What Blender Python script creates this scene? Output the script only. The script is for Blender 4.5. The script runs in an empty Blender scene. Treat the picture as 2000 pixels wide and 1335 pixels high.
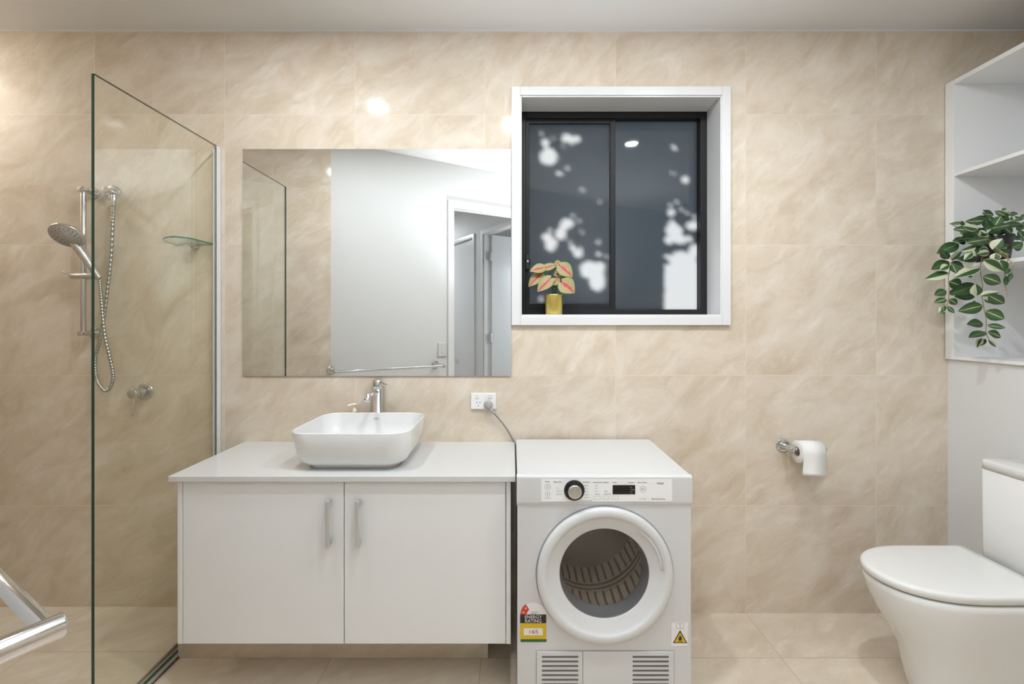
import bpy, bmesh, math, random
from mathutils import Vector, Matrix

# ------------------------------------------------------------------ camera, world, lights, exposure
F = 900.0            # focal length in pixels of the 2000 px wide frame
D = 2.1226           # distance from the lens to the tiled back wall (wall face is y = 0)
EYE = 1.349          # lens height
SC = bpy.context.scene
COL = SC.collection

cam_d = bpy.data.cameras.new('camera')
cam = bpy.data.objects.new('camera', cam_d)
COL.objects.link(cam)
cam_d.sensor_width = 36.0
cam_d.sensor_fit = 'HORIZONTAL'
cam_d.lens = 36.0 * F / 2000.0
cam_d.shift_y = -42.5 / 2000.0
cam_d.clip_start = 0.02
cam.location = (0, -D, EYE)
cam.rotation_euler = (math.pi / 2, 0, 0)
SC.camera = cam

SC.view_settings.view_transform = 'Standard'
SC.view_settings.look = 'None'
SC.view_settings.gamma = 1.0
SC.view_settings.use_curve_mapping = False
SC.view_settings.exposure = 0.56
SC.cycles.max_bounces = 12
SC.cycles.diffuse_bounces = 6
SC.cycles.glossy_bounces = 6
SC.cycles.transparent_max_bounces = 16
SC.cycles.caustics_reflective = False
SC.cycles.caustics_refractive = False
SC.cycles.sample_clamp_indirect = 6.0

world = bpy.data.worlds.new('world')
SC.world = world
world.use_nodes = True
bg = world.node_tree.nodes['Background']
bg.inputs[0].default_value = (0.46, 0.57, 0.68, 1)
bg.inputs[1].default_value = 0.20

THETA = math.radians(31.1)      # the doorway wall stands at an angle to the tiled wall

sun_d = bpy.data.lights.new('sun', 'SUN')
sun_d.energy = 3.4
sun_d.angle = math.radians(1.25)
sun_d.color = (1.0, 0.97, 0.92)
SUN_TRAVEL = Vector((0.62, -1.0, -0.45)).normalized()
sun = bpy.data.objects.new('sun', sun_d)
COL.objects.link(sun)
sun.rotation_euler = SUN_TRAVEL.to_track_quat('-Z', 'Y').to_euler()
sun.location = (-3, 5, 5)

LAMPS = [(-0.835, 0.75, 7.8), (0.0, 1.0, 9.0), (0.9, 1.0, 9.6), (-2.78, 0.26, 5.8)]     # x, distance from the wall, watts; the last is an unseen added fill
LAMP_COL = (0.895, 0.95, 1.0)

def area(name, loc, size, power, color, direction, size_y=None):
    d = bpy.data.lights.new(name, 'AREA')
    d.energy = power
    d.color = color
    if size_y:
        d.shape = 'RECTANGLE'; d.size = size; d.size_y = size_y
    else:
        d.shape = 'DISK'; d.size = size
    o = bpy.data.objects.new(name, d)
    COL.objects.link(o)
    o.location = loc
    o.rotation_euler = Vector(direction).to_track_quat('-Z', 'Y').to_euler()
    return o

CEIL = EYE + 1.333

def W(u, v, z=0.0):
    """point in the frame of the doorway wall: u along it, v out of the bathroom"""
    X = u * math.cos(THETA) - v * math.sin(THETA)
    r = 2.125 + u * math.sin(THETA) + v * math.cos(THETA)
    return Vector((X, -r, z))

# two added fill lights out of view, bounced off the ceiling
for _p, _w, _dir, _sp in (((1.15, -2.25, 1.10), 17.0, (0, 0, 1), 95), ((.25, -1.52, 0.70), 14.0, (0, 0, 1), 85)):
    _f = area('bounce_fill', _p, .25, _w, (0.90, 0.95, 0.99), _dir); _f.data.spread = math.radians(_sp)

# added area light in the bedroom, brightens the hallway and open door
_a = W(1.5, 0.14, 1.5); _b = W(1.3, 1.5, 1.4)
area('bedroom_fill', _a, 1.0, 22.0, (0.84, 0.92, 1.0), (_b - _a), 1.2)
area('hallway_fill', W(-.25, 2.7, CEIL - .01), .1, 20.0, (0.90, 0.95, 1.0), (0, 0, -1))  # added lamp, unseen, lifts the hall in the mirror

# ------------------------------------------------------------------ helpers
def P(px, py, d):
    return Vector(((px - 1000.0) * d / F, d - D, EYE + (625.0 - py) * d / F))

def new_mesh_obj(name, bm, mats, parent=None, smooth=False):
    me = bpy.data.meshes.new(name)
    bmesh.ops.recalc_face_normals(bm, faces=bm.faces)
    bm.to_mesh(me); bm.free()
    if not isinstance(mats, (list, tuple)): mats = [mats]
    for m in mats: me.materials.append(m)
    if smooth:
        for p in me.polygons: p.use_smooth = True
    o = bpy.data.objects.new(name, me)
    COL.objects.link(o)
    if parent: o.parent = parent
    return o

def raw_obj(name, bm, mats, parent=None, smooth=True):
    """as above but keeps the winding given (open sheets)"""
    me = bpy.data.meshes.new(name)
    bm.to_mesh(me); bm.free()
    if not isinstance(mats, (list, tuple)): mats = [mats]
    for m in mats: me.materials.append(m)
    if smooth:
        for p in me.polygons: p.use_smooth = True
    o = bpy.data.objects.new(name, me)
    COL.objects.link(o)
    if parent: o.parent = parent
    return o

def tag(o, label=None, cat=None, group=None, kind=None):
    if label: o['label'] = label
    if cat: o['category'] = cat
    if group: o['group'] = group
    if kind: o['kind'] = kind
    return o

def thing(name, label, cat, loc=(0, 0, 0), rotz=0.0, group=None):
    o = bpy.data.objects.new(name, None)
    o.empty_display_size = 0.05
    COL.objects.link(o)
    o.location = loc; o.rotation_euler = (0, 0, rotz)
    return tag(o, label, cat, group)

def box(bm, x0, x1, y0, y1, z0, z1, mi=0):
    vs = [bm.verts.new((x, y, z)) for x in (x0, x1) for y in (y0, y1) for z in (z0, z1)]
    fs = []
    for q in ((0, 1, 3, 2), (4, 6, 7, 5), (0, 4, 5, 1), (2, 3, 7, 6), (0, 2, 6, 4), (1, 5, 7, 3)):
        f = bm.faces.new([vs[i] for i in q]); f.material_index = mi; fs.append(f)
    return fs

def bevel(o, w, seg=3, ang=35):
    m = o.modifiers.new('bevel', 'BEVEL')
    m.width = w; m.segments = seg; m.limit_method = 'ANGLE'; m.angle_limit = math.radians(ang)
    for p in o.data.polygons: p.use_smooth = True
    n = o.modifiers.new('wn', 'WEIGHTED_NORMAL'); n.keep_sharp = True
    return o

def frame_of(axis):
    a = Vector(axis).normalized()
    t = Vector((0, 0, 1)) if abs(a.z) < 0.9 else Vector((1, 0, 0))
    b = a.cross(t).normalized(); c = b.cross(a).normalized()
    return a, b, c

def lathe(bm, origin, axis, prof, n=32, cap0=True, cap1=True, mi=0):
    """prof = [(distance along the axis, radius)]"""
    a, b, c = frame_of(axis)
    o = Vector(origin); rings = []
    for h, r in prof:
        rings.append([bm.verts.new(o + a * h + (b * math.cos(t) + c * math.sin(t)) * max(r, 1e-5))
                      for t in [2 * math.pi * i / n for i in range(n)]])
    for k in range(len(rings) - 1):
        for i in range(n):
            f = bm.faces.new((rings[k][i], rings[k][(i + 1) % n], rings[k + 1][(i + 1) % n], rings[k + 1][i]))
            f.material_index = mi
    if cap0: f = bm.faces.new(rings[0]); f.material_index = mi
    if cap1: f = bm.faces.new(rings[-1][::-1]); f.material_index = mi
    return rings

def cyl(bm, p0, p1, r, n=24, ch=0.0):
    p0, p1 = Vector(p0), Vector(p1); L = (p1 - p0).length
    prof = [(0, r), (L, r)] if not ch else [(0, r - ch), (ch * .3, r - ch * .3), (ch, r), (L - ch, r), (L - ch * .3, r - ch * .3), (L, r - ch)]
    lathe(bm, p0, p1 - p0, prof, n)

def catmull(pts, k=8):
    pts = [Vector(p) for p in pts]
    P_ = [pts[0] * 2 - pts[1]] + pts + [pts[-1] * 2 - pts[-2]]
    out = []
    for i in range(1, len(P_) - 2):
        p0, p1, p2, p3 = P_[i - 1:i + 3]
        for j in range(k):
            t = j / k
            out.append(0.5 * ((2 * p1) + (p2 - p0) * t + (2 * p0 - 5 * p1 + 4 * p2 - p3) * t * t + (3 * p1 - p0 - 3 * p2 + p3) * t ** 3))
    out.append(pts[-1]); return out

def tube(bm, pts, rad, n=12, cap=True):
    pts = [Vector(p) for p in pts]; rings = []; prev = None
    for i, p in enumerate(pts):
        t = (pts[min(i + 1, len(pts) - 1)] - pts[max(i - 1, 0)]).normalized()
        if prev is None: _, b, c = frame_of(t)
        else:
            b = prev - t * prev.dot(t); b.normalize(); c = b.cross(t).normalized()
        prev = b
        r = rad(i / (len(pts) - 1)) if callable(rad) else rad
        rings.append([bm.verts.new(p + (b * math.cos(a) + c * math.sin(a)) * r) for a in [2 * math.pi * k / n for k in range(n)]])
    for k in range(len(rings) - 1):
        for i in range(n):
            bm.faces.new((rings[k][i], rings[k][(i + 1) % n], rings[k + 1][(i + 1) % n], rings[k + 1][i]))
    if cap:
        bm.faces.new(rings[0]); bm.faces.new(rings[-1][::-1])

def loft(bm, rings, cap0=True, cap1=True, mi=0):
    R_ = [[bm.verts.new(p) for p in r] for r in rings]; n = len(R_[0])
    for k in range(len(R_) - 1):
        for i in range(n):
            f = bm.faces.new((R_[k][i], R_[k][(i + 1) % n], R_[k + 1][(i + 1) % n], R_[k + 1][i])); f.material_index = mi
    if cap0: bm.faces.new(R_[0]).material_index = mi
    if cap1: bm.faces.new(R_[-1][::-1]).material_index = mi
    return R_

def rrect(cx, cy, hx, hy, rad, z, n=8):
    rad = min(rad, hx - 1e-4, hy - 1e-4); out = []
    for qx, qy, a0 in ((1, 1, 0), (-1, 1, 90), (-1, -1, 180), (1, -1, 270)):
        for i in range(n + 1):
            a = math.radians(a0 + 90 * i / n)
            out.append(Vector((cx + qx * (hx - rad) + rad * math.cos(a), cy + qy * (hy - rad) + rad * math.sin(a), z)))
    return out

def text_mesh(bm, s, x, y, z, size, align='LEFT', mi=0, ext=0.0002, sx=1.0):
    """letters standing on a vertical face, baseline at z, facing -y"""
    cu = bpy.data.curves.new('t', 'FONT'); cu.body = s; cu.size = size; cu.align_x = align; cu.extrude = ext
    ob = bpy.data.objects.new('t', cu); COL.objects.link(ob)
    dg = bpy.context.evaluated_depsgraph_get()
    me = bpy.data.meshes.new_from_object(ob.evaluated_get(dg))
    base = len(bm.verts)
    M = Matrix.Translation((x, y, z)) @ Matrix.Rotation(math.pi / 2, 4, 'X') @ Matrix.Scale(sx, 4, (1, 0, 0))
    me.transform(M)
    nf = len(bm.faces)
    bm.from_mesh(me)
    bm.faces.ensure_lookup_table()
    for f in bm.faces[nf:]: f.material_index = mi
    COL.objects.unlink(ob); bpy.data.objects.remove(ob); bpy.data.meshes.remove(me)

# ------------------------------------------------------------------ materials
MATS = {}
def mat(name, col, rough=0.5, metal=0.0, spec=0.5, coat=0.0, bump=0.0, bscale=300, emit=None):
    if name in MATS: return MATS[name]
    m = bpy.data.materials.new(name); m.use_nodes = True
    nt = m.node_tree; b = nt.nodes['Principled BSDF']
    b.inputs['Base Color'].default_value = (*col, 1); b.inputs['Roughness'].default_value = rough
    b.inputs['Metallic'].default_value = metal; b.inputs['Specular IOR Level'].default_value = spec
    if coat: b.inputs['Coat Weight'].default_value = coat; b.inputs['Coat Roughness'].default_value = 0.03
    if emit:
        b.inputs['Emission Color'].default_value = (*emit[0], 1); b.inputs['Emission Strength'].default_value = emit[1]
    # a faint unevenness so that nothing is dead flat
    tc = nt.nodes.new('ShaderNodeTexCoord'); no = nt.nodes.new('ShaderNodeTexNoise')
    no.inputs['Scale'].default_value = bscale; no.inputs['Detail'].default_value = 3
    nt.links.new(tc.outputs['Object'], no.inputs['Vector'])
    if bump:
        bp = nt.nodes.new('ShaderNodeBump'); bp.inputs['Strength'].default_value = bump; bp.inputs['Distance'].default_value = 0.001
        nt.links.new(no.outputs['Fac'], bp.inputs['Height']); nt.links.new(bp.outputs['Normal'], b.inputs['Normal'])
    mr = nt.nodes.new('ShaderNodeMapRange'); mr.inputs['To Min'].default_value = rough * 0.9; mr.inputs['To Max'].default_value = min(1, rough * 1.1)
    nt.links.new(no.outputs['Fac'], mr.inputs['Value']); nt.links.new(mr.outputs['Result'], b.inputs['Roughness'])
    MATS[name] = m
    return m

def N(nt, t, **kw):
    n = nt.nodes.new(t)
    for k, v in kw.items(): setattr(n, k, v)
    return n

def math_(nt, op, a, b=None, c=None):
    n = N(nt, 'ShaderNodeMath', operation=op)
    for i, v in enumerate((a, b, c)):
        if v is None: continue
        if isinstance(v, (int, float)): n.inputs[i].default_value = v
        else: nt.links.new(v, n.inputs[i])
    return n.outputs[0]

def tile_mat(name, ax, x0, z0, dark, mid, light, rough, grout, T=0.6, gw=0.0017, streak=0.5):
    """large marbled porcelain tiles; ax = the two object axes the grid lies in"""
    m = bpy.data.materials.new(name); m.use_nodes = True; nt = m.node_tree; L = nt.links
    b = nt.nodes['Principled BSDF']
    tc = N(nt, 'ShaderNodeTexCoord'); sp = N(nt, 'ShaderNodeSeparateXYZ'); L.new(tc.outputs['Object'], sp.inputs[0])
    X = math_(nt, 'SUBTRACT', sp.outputs[ax[0]], x0); Z = math_(nt, 'SUBTRACT', sp.outputs[ax[1]], z0)
    tx = math_(nt, 'DIVIDE', X, T); tz = math_(nt, 'DIVIDE', Z, T)
    ix = math_(nt, 'FLOOR', tx); iz = math_(nt, 'FLOOR', tz)
    fx = math_(nt, 'FRACT', tx); fz = math_(nt, 'FRACT', tz)
    dx = math_(nt, 'MINIMUM', fx, math_(nt, 'SUBTRACT', 1.0, fx)); dz = math_(nt, 'MINIMUM', fz, math_(nt, 'SUBTRACT', 1.0, fz))
    dm = math_(nt, 'MULTIPLY', math_(nt, 'MINIMUM', dx, dz), T)
    g = math_(nt, 'LESS_THAN', dm, gw)
    cid = N(nt, 'ShaderNodeCombineXYZ'); L.new(ix, cid.inputs[0]); L.new(iz, cid.inputs[1])
    wn = N(nt, 'ShaderNodeTexWhiteNoise', noise_dimensions='3D'); L.new(cid.outputs[0], wn.inputs['Vector'])
    cp = N(nt, 'ShaderNodeCombineXYZ'); L.new(X, cp.inputs[0]); L.new(Z, cp.inputs[1])
    off = N(nt, 'ShaderNodeVectorMath', operation='MULTIPLY_ADD'); L.new(wn.outputs['Color'], off.inputs[0])
    off.inputs[1].default_value = (9, 9, 9); L.new(cp.outputs[0], off.inputs[2])
    ang = math_(nt, 'MULTIPLY_ADD', wn.outputs['Value'], -0.55, -0.50)
    vr = N(nt, 'ShaderNodeVectorRotate', rotation_type='Z_AXIS'); L.new(off.outputs[0], vr.inputs['Vector']); L.new(ang, vr.inputs['Angle'])
    # slow warp
    wz = N(nt, 'ShaderNodeTexNoise'); wz.inputs['Scale'].default_value = 3.2; wz.inputs['Detail'].default_value = 3
    L.new(vr.outputs[0], wz.inputs['Vector'])
    wv = N(nt, 'ShaderNodeVectorMath', operation='MULTIPLY_ADD'); L.new(wz.outputs['Color'], wv.inputs[0]); wv.inputs[1].default_value = (0.10, 0.10, 0)
    L.new(vr.outputs[0], wv.inputs[2])
    mp = N(nt, 'ShaderNodeMapping'); mp.inputs['Scale'].default_value = (2.1, 4.0, 1); L.new(wv.outputs[0], mp.inputs['Vector'])
    n1 = N(nt, 'ShaderNodeTexNoise'); n1.inputs['Scale'].default_value = 2.0; n1.inputs['Detail'].default_value = 12
    n1.inputs['Roughness'].default_value = 0.66; n1.inputs['Distortion'].default_value = 0.5; L.new(mp.outputs[0], n1.inputs['Vector'])
    cr = N(nt, 'ShaderNodeValToRGB'); e = cr.color_ramp.elements
    e[0].position = 0.25; e[0].color = (*dark, 1); e[1].position = 0.75; e[1].color = (*light, 1)
    q = cr.color_ramp.elements.new(0.50); q.color = (*mid, 1)
    L.new(n1.outputs['Fac'], cr.inputs[0])
    # pale wisps
    mp2 = N(nt, 'ShaderNodeMapping'); mp2.inputs['Scale'].default_value = (3.6, 10, 1); mp2.inputs['Location'].default_value = (4, 2, 0); L.new(wv.outputs[0], mp2.inputs['Vector'])
    n2 = N(nt, 'ShaderNodeTexNoise'); n2.inputs['Scale'].default_value = 1.6; n2.inputs['Detail'].default_value = 10; n2.inputs['Roughness'].default_value = 0.68
    L.new(mp2.outputs[0], n2.inputs['Vector'])
    r2 = N(nt, 'ShaderNodeMapRange'); r2.inputs['From Min'].default_value = 0.53; r2.inputs['From Max'].default_value = 0.72; r2.inputs['To Max'].default_value = streak
    L.new(n2.outputs['Fac'], r2.inputs['Value'])
    mx = N(nt, 'ShaderNodeMix', data_type='RGBA'); L.new(r2.outputs[0], mx.inputs['Factor']); L.new(cr.outputs[0], mx.inputs[6])
    mx.inputs[7].default_value = (light[0] * 1.10, light[1] * 1.13, light[2] * 1.18, 1)
    # per tile value
    tv = math_(nt, 'MULTIPLY_ADD', wn.outputs['Value'], 0.05, 0.975)
    tm = N(nt, 'ShaderNodeVectorMath', operation='SCALE'); L.new(mx.outputs[2], tm.inputs[0]); L.new(tv, tm.inputs['Scale'])
    gm = N(nt, 'ShaderNodeMix', data_type='RGBA'); L.new(g, gm.inputs['Factor']); L.new(tm.outputs[0], gm.inputs[6]); gm.inputs[7].default_value = (*grout, 1)
    L.new(gm.outputs[2], b.inputs['Base Color'])
    ro = math_(nt, 'MULTIPLY_ADD', g, 0.6 - rough, rough); L.new(ro, b.inputs['Roughness'])
    bp = N(nt, 'ShaderNodeBump'); bp.inputs['Strength'].default_value = 0.35; bp.inputs['Distance'].default_value = 0.0015; bp.invert = True
    L.new(g, bp.inputs['Height']); L.new(bp.outputs[0], b.inputs['Normal'])
    return m

DK, MD, LT = (0.515, 0.42, 0.305), (0.645, 0.555, 0.445), (0.735, 0.665, 0.575)
GR = (0.665, 0.565, 0.45)
M_wall = tile_mat('wall_tile', ('X', 'Z'), -1.323, 0.4955, DK, MD, LT, 0.07, GR)
M_wall_angled = tile_mat('angled_wall_tile', ('X', 'Z'), -1.95, 0.4955, DK, MD, LT, 0.07, GR)
M_wall_side = tile_mat('side_wall_tile', ('Y', 'Z'), -0.28, 0.4955, DK, MD, LT, 0.07, GR)
M_floor = tile_mat('floor_tile', ('X', 'Y'), -1.323, -0.28, (0.53, 0.44, 0.34), (0.63, 0.54, 0.43), (0.70, 0.62, 0.51), 0.30, (0.50, 0.39, 0.27), streak=0.6)
M_plinth = tile_mat('plinth_tile', ('X', 'Z'), -1.114, -0.3, (0.53, 0.44, 0.34), (0.63, 0.54, 0.43), (0.70, 0.62, 0.51), 0.30, GR)

M_paint = mat('white_wall_paint', (0.65, 0.65, 0.645), 0.55, spec=0.3, bump=0.05, bscale=250)
M_ceil = mat('ceiling_paint', (0.68, 0.68, 0.68), 0.8, spec=0.2)
M_gloss = mat('white_gloss_trim', (0.70, 0.70, 0.70), 0.22)
M_lam = mat('white_laminate', (0.75, 0.748, 0.745), 0.32, spec=0.4)
M_stone = mat('white_stone_top', (0.61, 0.605, 0.59), 0.16)
M_cer = mat('white_ceramic', (0.72, 0.72, 0.712), 0.06, coat=0.4)
M_plast = mat('white_appliance_plastic', (0.61, 0.61, 0.61), 0.28)
M_steelw = mat('white_enamelled_steel', (0.60, 0.60, 0.60), 0.22)
M_chrome = mat('chrome', (0.66, 0.66, 0.67), 0.09, metal=1)
M_brush = mat('brushed_nickel', (0.74, 0.74, 0.74), 0.32, metal=1)
M_black = mat('black_aluminium', (0.016, 0.016, 0.017), 0.45, spec=.22)
M_blackp = mat('black_plastic', (0.010, 0.010, 0.010), 0.35)
M_rubber = mat('dark_grey_gasket', (0.055, 0.057, 0.06), 0.5)
M_grey = mat('grey_plastic', (0.36, 0.34, 0.33), 0.45)
M_cord = mat('grey_cord', (0.20, 0.19, 0.18), 0.5)
M_ink = mat('dark_print', (0.06, 0.06, 0.06), 0.6)
M_inkl = mat('grey_print', (0.28, 0.28, 0.28), 0.6)
M_paper = mat('toilet_tissue', (0.76, 0.75, 0.73), 0.9, spec=0.1, bump=0.4, bscale=900)
M_card = mat('cardboard_core', (0.42, 0.33, 0.24), 0.9)
M_edge = mat('mirror_edge', (0.05, 0.06, 0.055), 0.3)
M_slot = mat('vent_slot', (0.13, 0.12, 0.115), 0.6)
M_seam = mat('panel_seam', (0.30, 0.30, 0.30), 0.6)

def mirror_mat():
    m = bpy.data.materials.new('mirror_silver'); m.use_nodes = True; nt = m.node_tree
    b = nt.nodes['Principled BSDF']; b.inputs['Base Color'].default_value = (0.90, 0.915, 0.905, 1)
    b.inputs['Metallic'].default_value = 1; b.inputs['Roughness'].default_value = 0.0
    return m
M_mirror = mirror_mat()

def thin_glass(name, tint, ior=0.03, rough=0.0):
    m = bpy.data.materials.new(name); m.use_nodes = True; nt = m.node_tree; nt.nodes.clear()
    out = N(nt, 'ShaderNodeOutputMaterial'); mx = N(nt, 'ShaderNodeMixShader'); 
    lw = N(nt, 'ShaderNodeLayerWeight'); lw.inputs['Blend'].default_value = 0.5
    f5 = math_(nt, 'MULTIPLY_ADD', math_(nt, 'POWER', lw.outputs['Facing'], 5.0), 1.0 - ior, ior)
    tr = N(nt, 'ShaderNodeBsdfTransparent'); tr.inputs[0].default_value = (*tint, 1)
    gl = N(nt, 'ShaderNodeBsdfGlossy'); gl.inputs['Roughness'].default_value = rough; gl.inputs[0].default_value = (1, 1, 1, 1)
    nt.links.new(f5, mx.inputs[0]); nt.links.new(tr.outputs[0], mx.inputs[1]); nt.links.new(gl.outputs[0], mx.inputs[2])
    nt.links.new(mx.outputs[0], out.inputs[0]); return m
M_glass = thin_glass('clear_green_glass', (0.965, 0.972, 0.940), 0.022)
M_gedge = mat('green_glass_edge', (0.010, 0.055, 0.035), 0.15)
M_doorglass = thin_glass('smoked_door_glass', (0.95, 0.94, 0.93), 0.03)
M_shelfglass = thin_glass('shelf_glass', (0.92, 0.97, 0.94), 0.03)

def frosted():
    m = bpy.data.materials.new('frosted_window_glass'); m.use_nodes = True; nt = m.node_tree; nt.nodes.clear()
    out = N(nt, 'ShaderNodeOutputMaterial'); mx = N(nt, 'ShaderNodeMixShader'); lw = N(nt, 'ShaderNodeLayerWeight'); lw.inputs['Blend'].default_value = 0.5
    f5 = math_(nt, 'MULTIPLY_ADD', math_(nt, 'POWER', lw.outputs['Facing'], 5.0), .97, .03)
    tr = N(nt, 'ShaderNodeBsdfTranslucent'); tr.inputs[0].default_value = (0.78, 0.80, 0.82, 1)
    gl = N(nt, 'ShaderNodeBsdfGlossy'); gl.inputs['Roughness'].default_value = 0.03
    nt.links.new(f5, mx.inputs[0]); nt.links.new(tr.outputs[0], mx.inputs[1]); nt.links.new(gl.outputs[0], mx.inputs[2])
    nt.links.new(mx.outputs[0], out.inputs[0]); return m
M_frost = frosted()

def attr_leaf(name, stops, rough=0.4, nscale=30, namt=0.12, side=None):
    """leaf colour by the distance from the midrib (UV x: 0 midrib, 1 margin)"""
    m = bpy.data.materials.new(name); m.use_nodes = True; nt = m.node_tree; b = nt.nodes['Principled BSDF']; L = nt.links
    uv = N(nt, 'ShaderNodeUVMap'); sp = N(nt, 'ShaderNodeSeparateXYZ'); L.new(uv.outputs[0], sp.inputs[0])
    no = N(nt, 'ShaderNodeTexNoise'); no.inputs['Scale'].default_value = nscale; no.inputs['Detail'].default_value = 4
    tc = N(nt, 'ShaderNodeTexCoord'); L.new(tc.outputs['Object'], no.inputs['Vector'])
    v = math_(nt, 'ADD', sp.outputs[0], math_(nt, 'MULTIPLY_ADD', no.outputs['Fac'], namt * 2, -namt))
    cr = N(nt, 'ShaderNodeValToRGB'); el = cr.color_ramp.elements
    while len(el) > 1: el.remove(el[-1])
    el[0].position = stops[0][0]; el[0].color = (*stops[0][1], 1)
    for p, c in stops[1:]:
        x = el.new(p); x.color = (*c, 1)
    L.new(v, cr.inputs[0]); L.new(cr.outputs[0], b.inputs['Base Color']); b.inputs['Roughness'].default_value = rough
    b.inputs['Specular IOR Level'].default_value = 0.35
    return m
GREEN = (0.042, 0.092, 0.028); CREAM = (0.52, 0.54, 0.34); LG = (0.16, 0.24, 0.08)
M_leafA = attr_leaf('variegated_leaf_cream_stripe', [(0.0, CREAM), (0.10, (0.30, 0.36, 0.16)), (0.16, GREEN), (0.36, GREEN), (0.41, (0.2, 0.28, .14)), (0.46, GREEN), (1.0, (0.045, 0.10, 0.05))], 0.32, 14, 0.06)
M_leafB = attr_leaf('variegated_leaf_cream_margin', [(0.0, LG), (0.08, GREEN), (0.45, (0.04, 0.09, 0.045)), (0.52, CREAM), (0.80, CREAM), (0.86, (0.5, 0.55, 0.35)), (1.0, (0.6, 0.62, 0.45))], 0.32, 14, 0.07)
M_leafC = attr_leaf('dark_green_leaf', [(0.0, LG), (0.10, GREEN), (1.0, (0.03, 0.07, 0.035))], 0.32, 14, 0.05)
M_calad = attr_leaf('caladium_leaf', [(0.0, (0.42, 0.035, 0.06)), (0.16, (0.40, 0.09, 0.08)), (0.30, (0.42, 0.28, 0.13)), (0.38, (0.30, 0.30, 0.10)), (0.48, (0.40, 0.20, 0.12)), (0.58, (0.27, 0.30, 0.09)), (0.75, (0.36, 0.26, 0.14)), (0.85, (0.25, 0.29, 0.09)), (1.0, (0.15, 0.22, 0.05))], 0.45, 130, 0.30)
M_stem = mat('vine_stem', (0.30, 0.24, 0.10), 0.6)
M_gstem = mat('green_stem', (0.10, 0.16, 0.05), 0.6)
M_gold = mat('gold_pot', (0.72, 0.56, 0.16), 0.30, metal=0.85)
M_soil = mat('dark_soil', (0.02, 0.015, 0.01), 0.95, bump=1.0, bscale=120)

# ------------------------------------------------------------------ room shell
def struct(o, label=None):
    o['kind'] = 'structure'
    return o

WX0, WX1, WZ0, WZ1 = 0.045, 0.955, EYE + 0.026, EYE + 1.021        # clear opening of the window
bm = bmesh.new()
box(bm, -3.2, WX0 - .01, 0, 0.25, -0.1, CEIL + .1); box(bm, WX1 + .01, 2.6, 0, 0.25, -0.1, CEIL + .1)
box(bm, WX0 - .01, WX1 + .01, 0, 0.25, -0.1, WZ0 - .01); box(bm, WX0 - .01, WX1 + .01, 0, 0.25, WZ1 + .01, CEIL + .1)
struct(new_mesh_obj('wall_back', bm, M_wall))

bm = bmesh.new(); box(bm, -3.25, -3.02, -3.4, 0.0, -0.1, CEIL + .1)
struct(new_mesh_obj('wall_left', bm, M_wall_side))

# floor: one slab, the shower base 3 cm higher
bm = bmesh.new(); box(bm, -4.6, 4.2, -8.0, 0.25, -0.1, 0.0)
struct(new_mesh_obj('floor', bm, M_floor))
bm = bmesh.new()
v = [(-3.02, 0, .03), (-1.375, 0, .03), (-1.375, -1.30, .004), (-3.02, -0.31, .02)]
top = [bm.verts.new(p) for p in v]; bot = [bm.verts.new((p[0], p[1], -.02)) for p in v]
bm.faces.new(top); bm.faces.new(bot[::-1])
for i in range(4): bm.faces.new((top[i], bot[i], bot[(i + 1) % 4], top[(i + 1) % 4]))
struct(new_mesh_obj('floor_shower', bm, M_floor))
bm = bmesh.new(); box(bm, -4.6, 4.2, -8.0, 0.25, CEIL, CEIL + .1)
struct(new_mesh_obj('ceiling', bm, M_ceil))
bm = bmesh.new(); box(bm, -3.02, 2.42, -0.010, 0.0, CEIL - .008, CEIL)
struct(new_mesh_obj('trim_1', bm, M_gloss))

# right wall with the recess for the shelving
RX = 2.007
NY0, NY1 = -0.003, -1.02           # shelving unit along the wall
NZ0, NZ1 = EYE - 0.177, EYE + 1.083
bm = bmesh.new(); box(bm, 2.42, 2.6, -3.9, 0.0, -0.1, CEIL + .1)
struct(new_mesh_obj('wall_right', bm, M_wall_side))
bm = bmesh.new(); box(bm, RX, 2.42, NY1 - .02, 0.0, 0, NZ0)
struct(new_mesh_obj('wall_right_boxing', bm, M_paint))

# angled wall with the doorway (built in its own frame, x along the wall, -y out of the bathroom)
def wframe(o):
    o.location = W(0, 0); o.rotation_euler = (0, 0, -THETA); return o
DU0, DU1, DZ = -0.583, 0.175, EYE + 0.965
bm = bmesh.new()
box(bm, -1.572, DU0 - .02, -0.10, 0, -0.1, CEIL + .1, 0); box(bm, DU1 + .02, 3.0, -0.10, 0, -0.1, CEIL + .1, 0)
box(bm, DU0 - .02, DU1 + .02, -0.10, 0, DZ + .02, CEIL + .1, 0)
wf = struct(wframe(new_mesh_obj('wall_front', bm, M_paint)))
bm = bmesh.new(); box(bm, -4.1, -1.572, -0.10, 0.004, -0.1, CEIL + .1)
struct(wframe(new_mesh_obj('wall_front_shower', bm, M_wall_angled)))
# door casing and jamb
bm = bmesh.new()
for (a, b_) in ((DU0 - .055, DU0), (DU1, DU1 + .055)):
    box(bm, a, b_, 0, .016, 0, DZ + .055); box(bm, a, b_, -.116, -.10, 0, DZ + .055)
box(bm, DU0, DU1, 0, .016, DZ, DZ + .055); box(bm, DU0, DU1, -.116, -.10, DZ, DZ + .055)
box(bm, DU0 - .019, DU0, -.10, 0, 0, DZ); box(bm, DU1, DU1 + .019, -.10, 0, 0, DZ); box(bm, DU0 - .019, DU1 + .019, -.10, 0, DZ, DZ + .019)
box(bm, DU0, DU0 + .012, -.07, -.035, 0, DZ); box(bm, DU0, DU1, -.07, -.035, DZ - .012, DZ)
o = struct(wframe(new_mesh_obj('trim_2', bm, M_gloss))); bevel(o, .003, 2)

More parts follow.
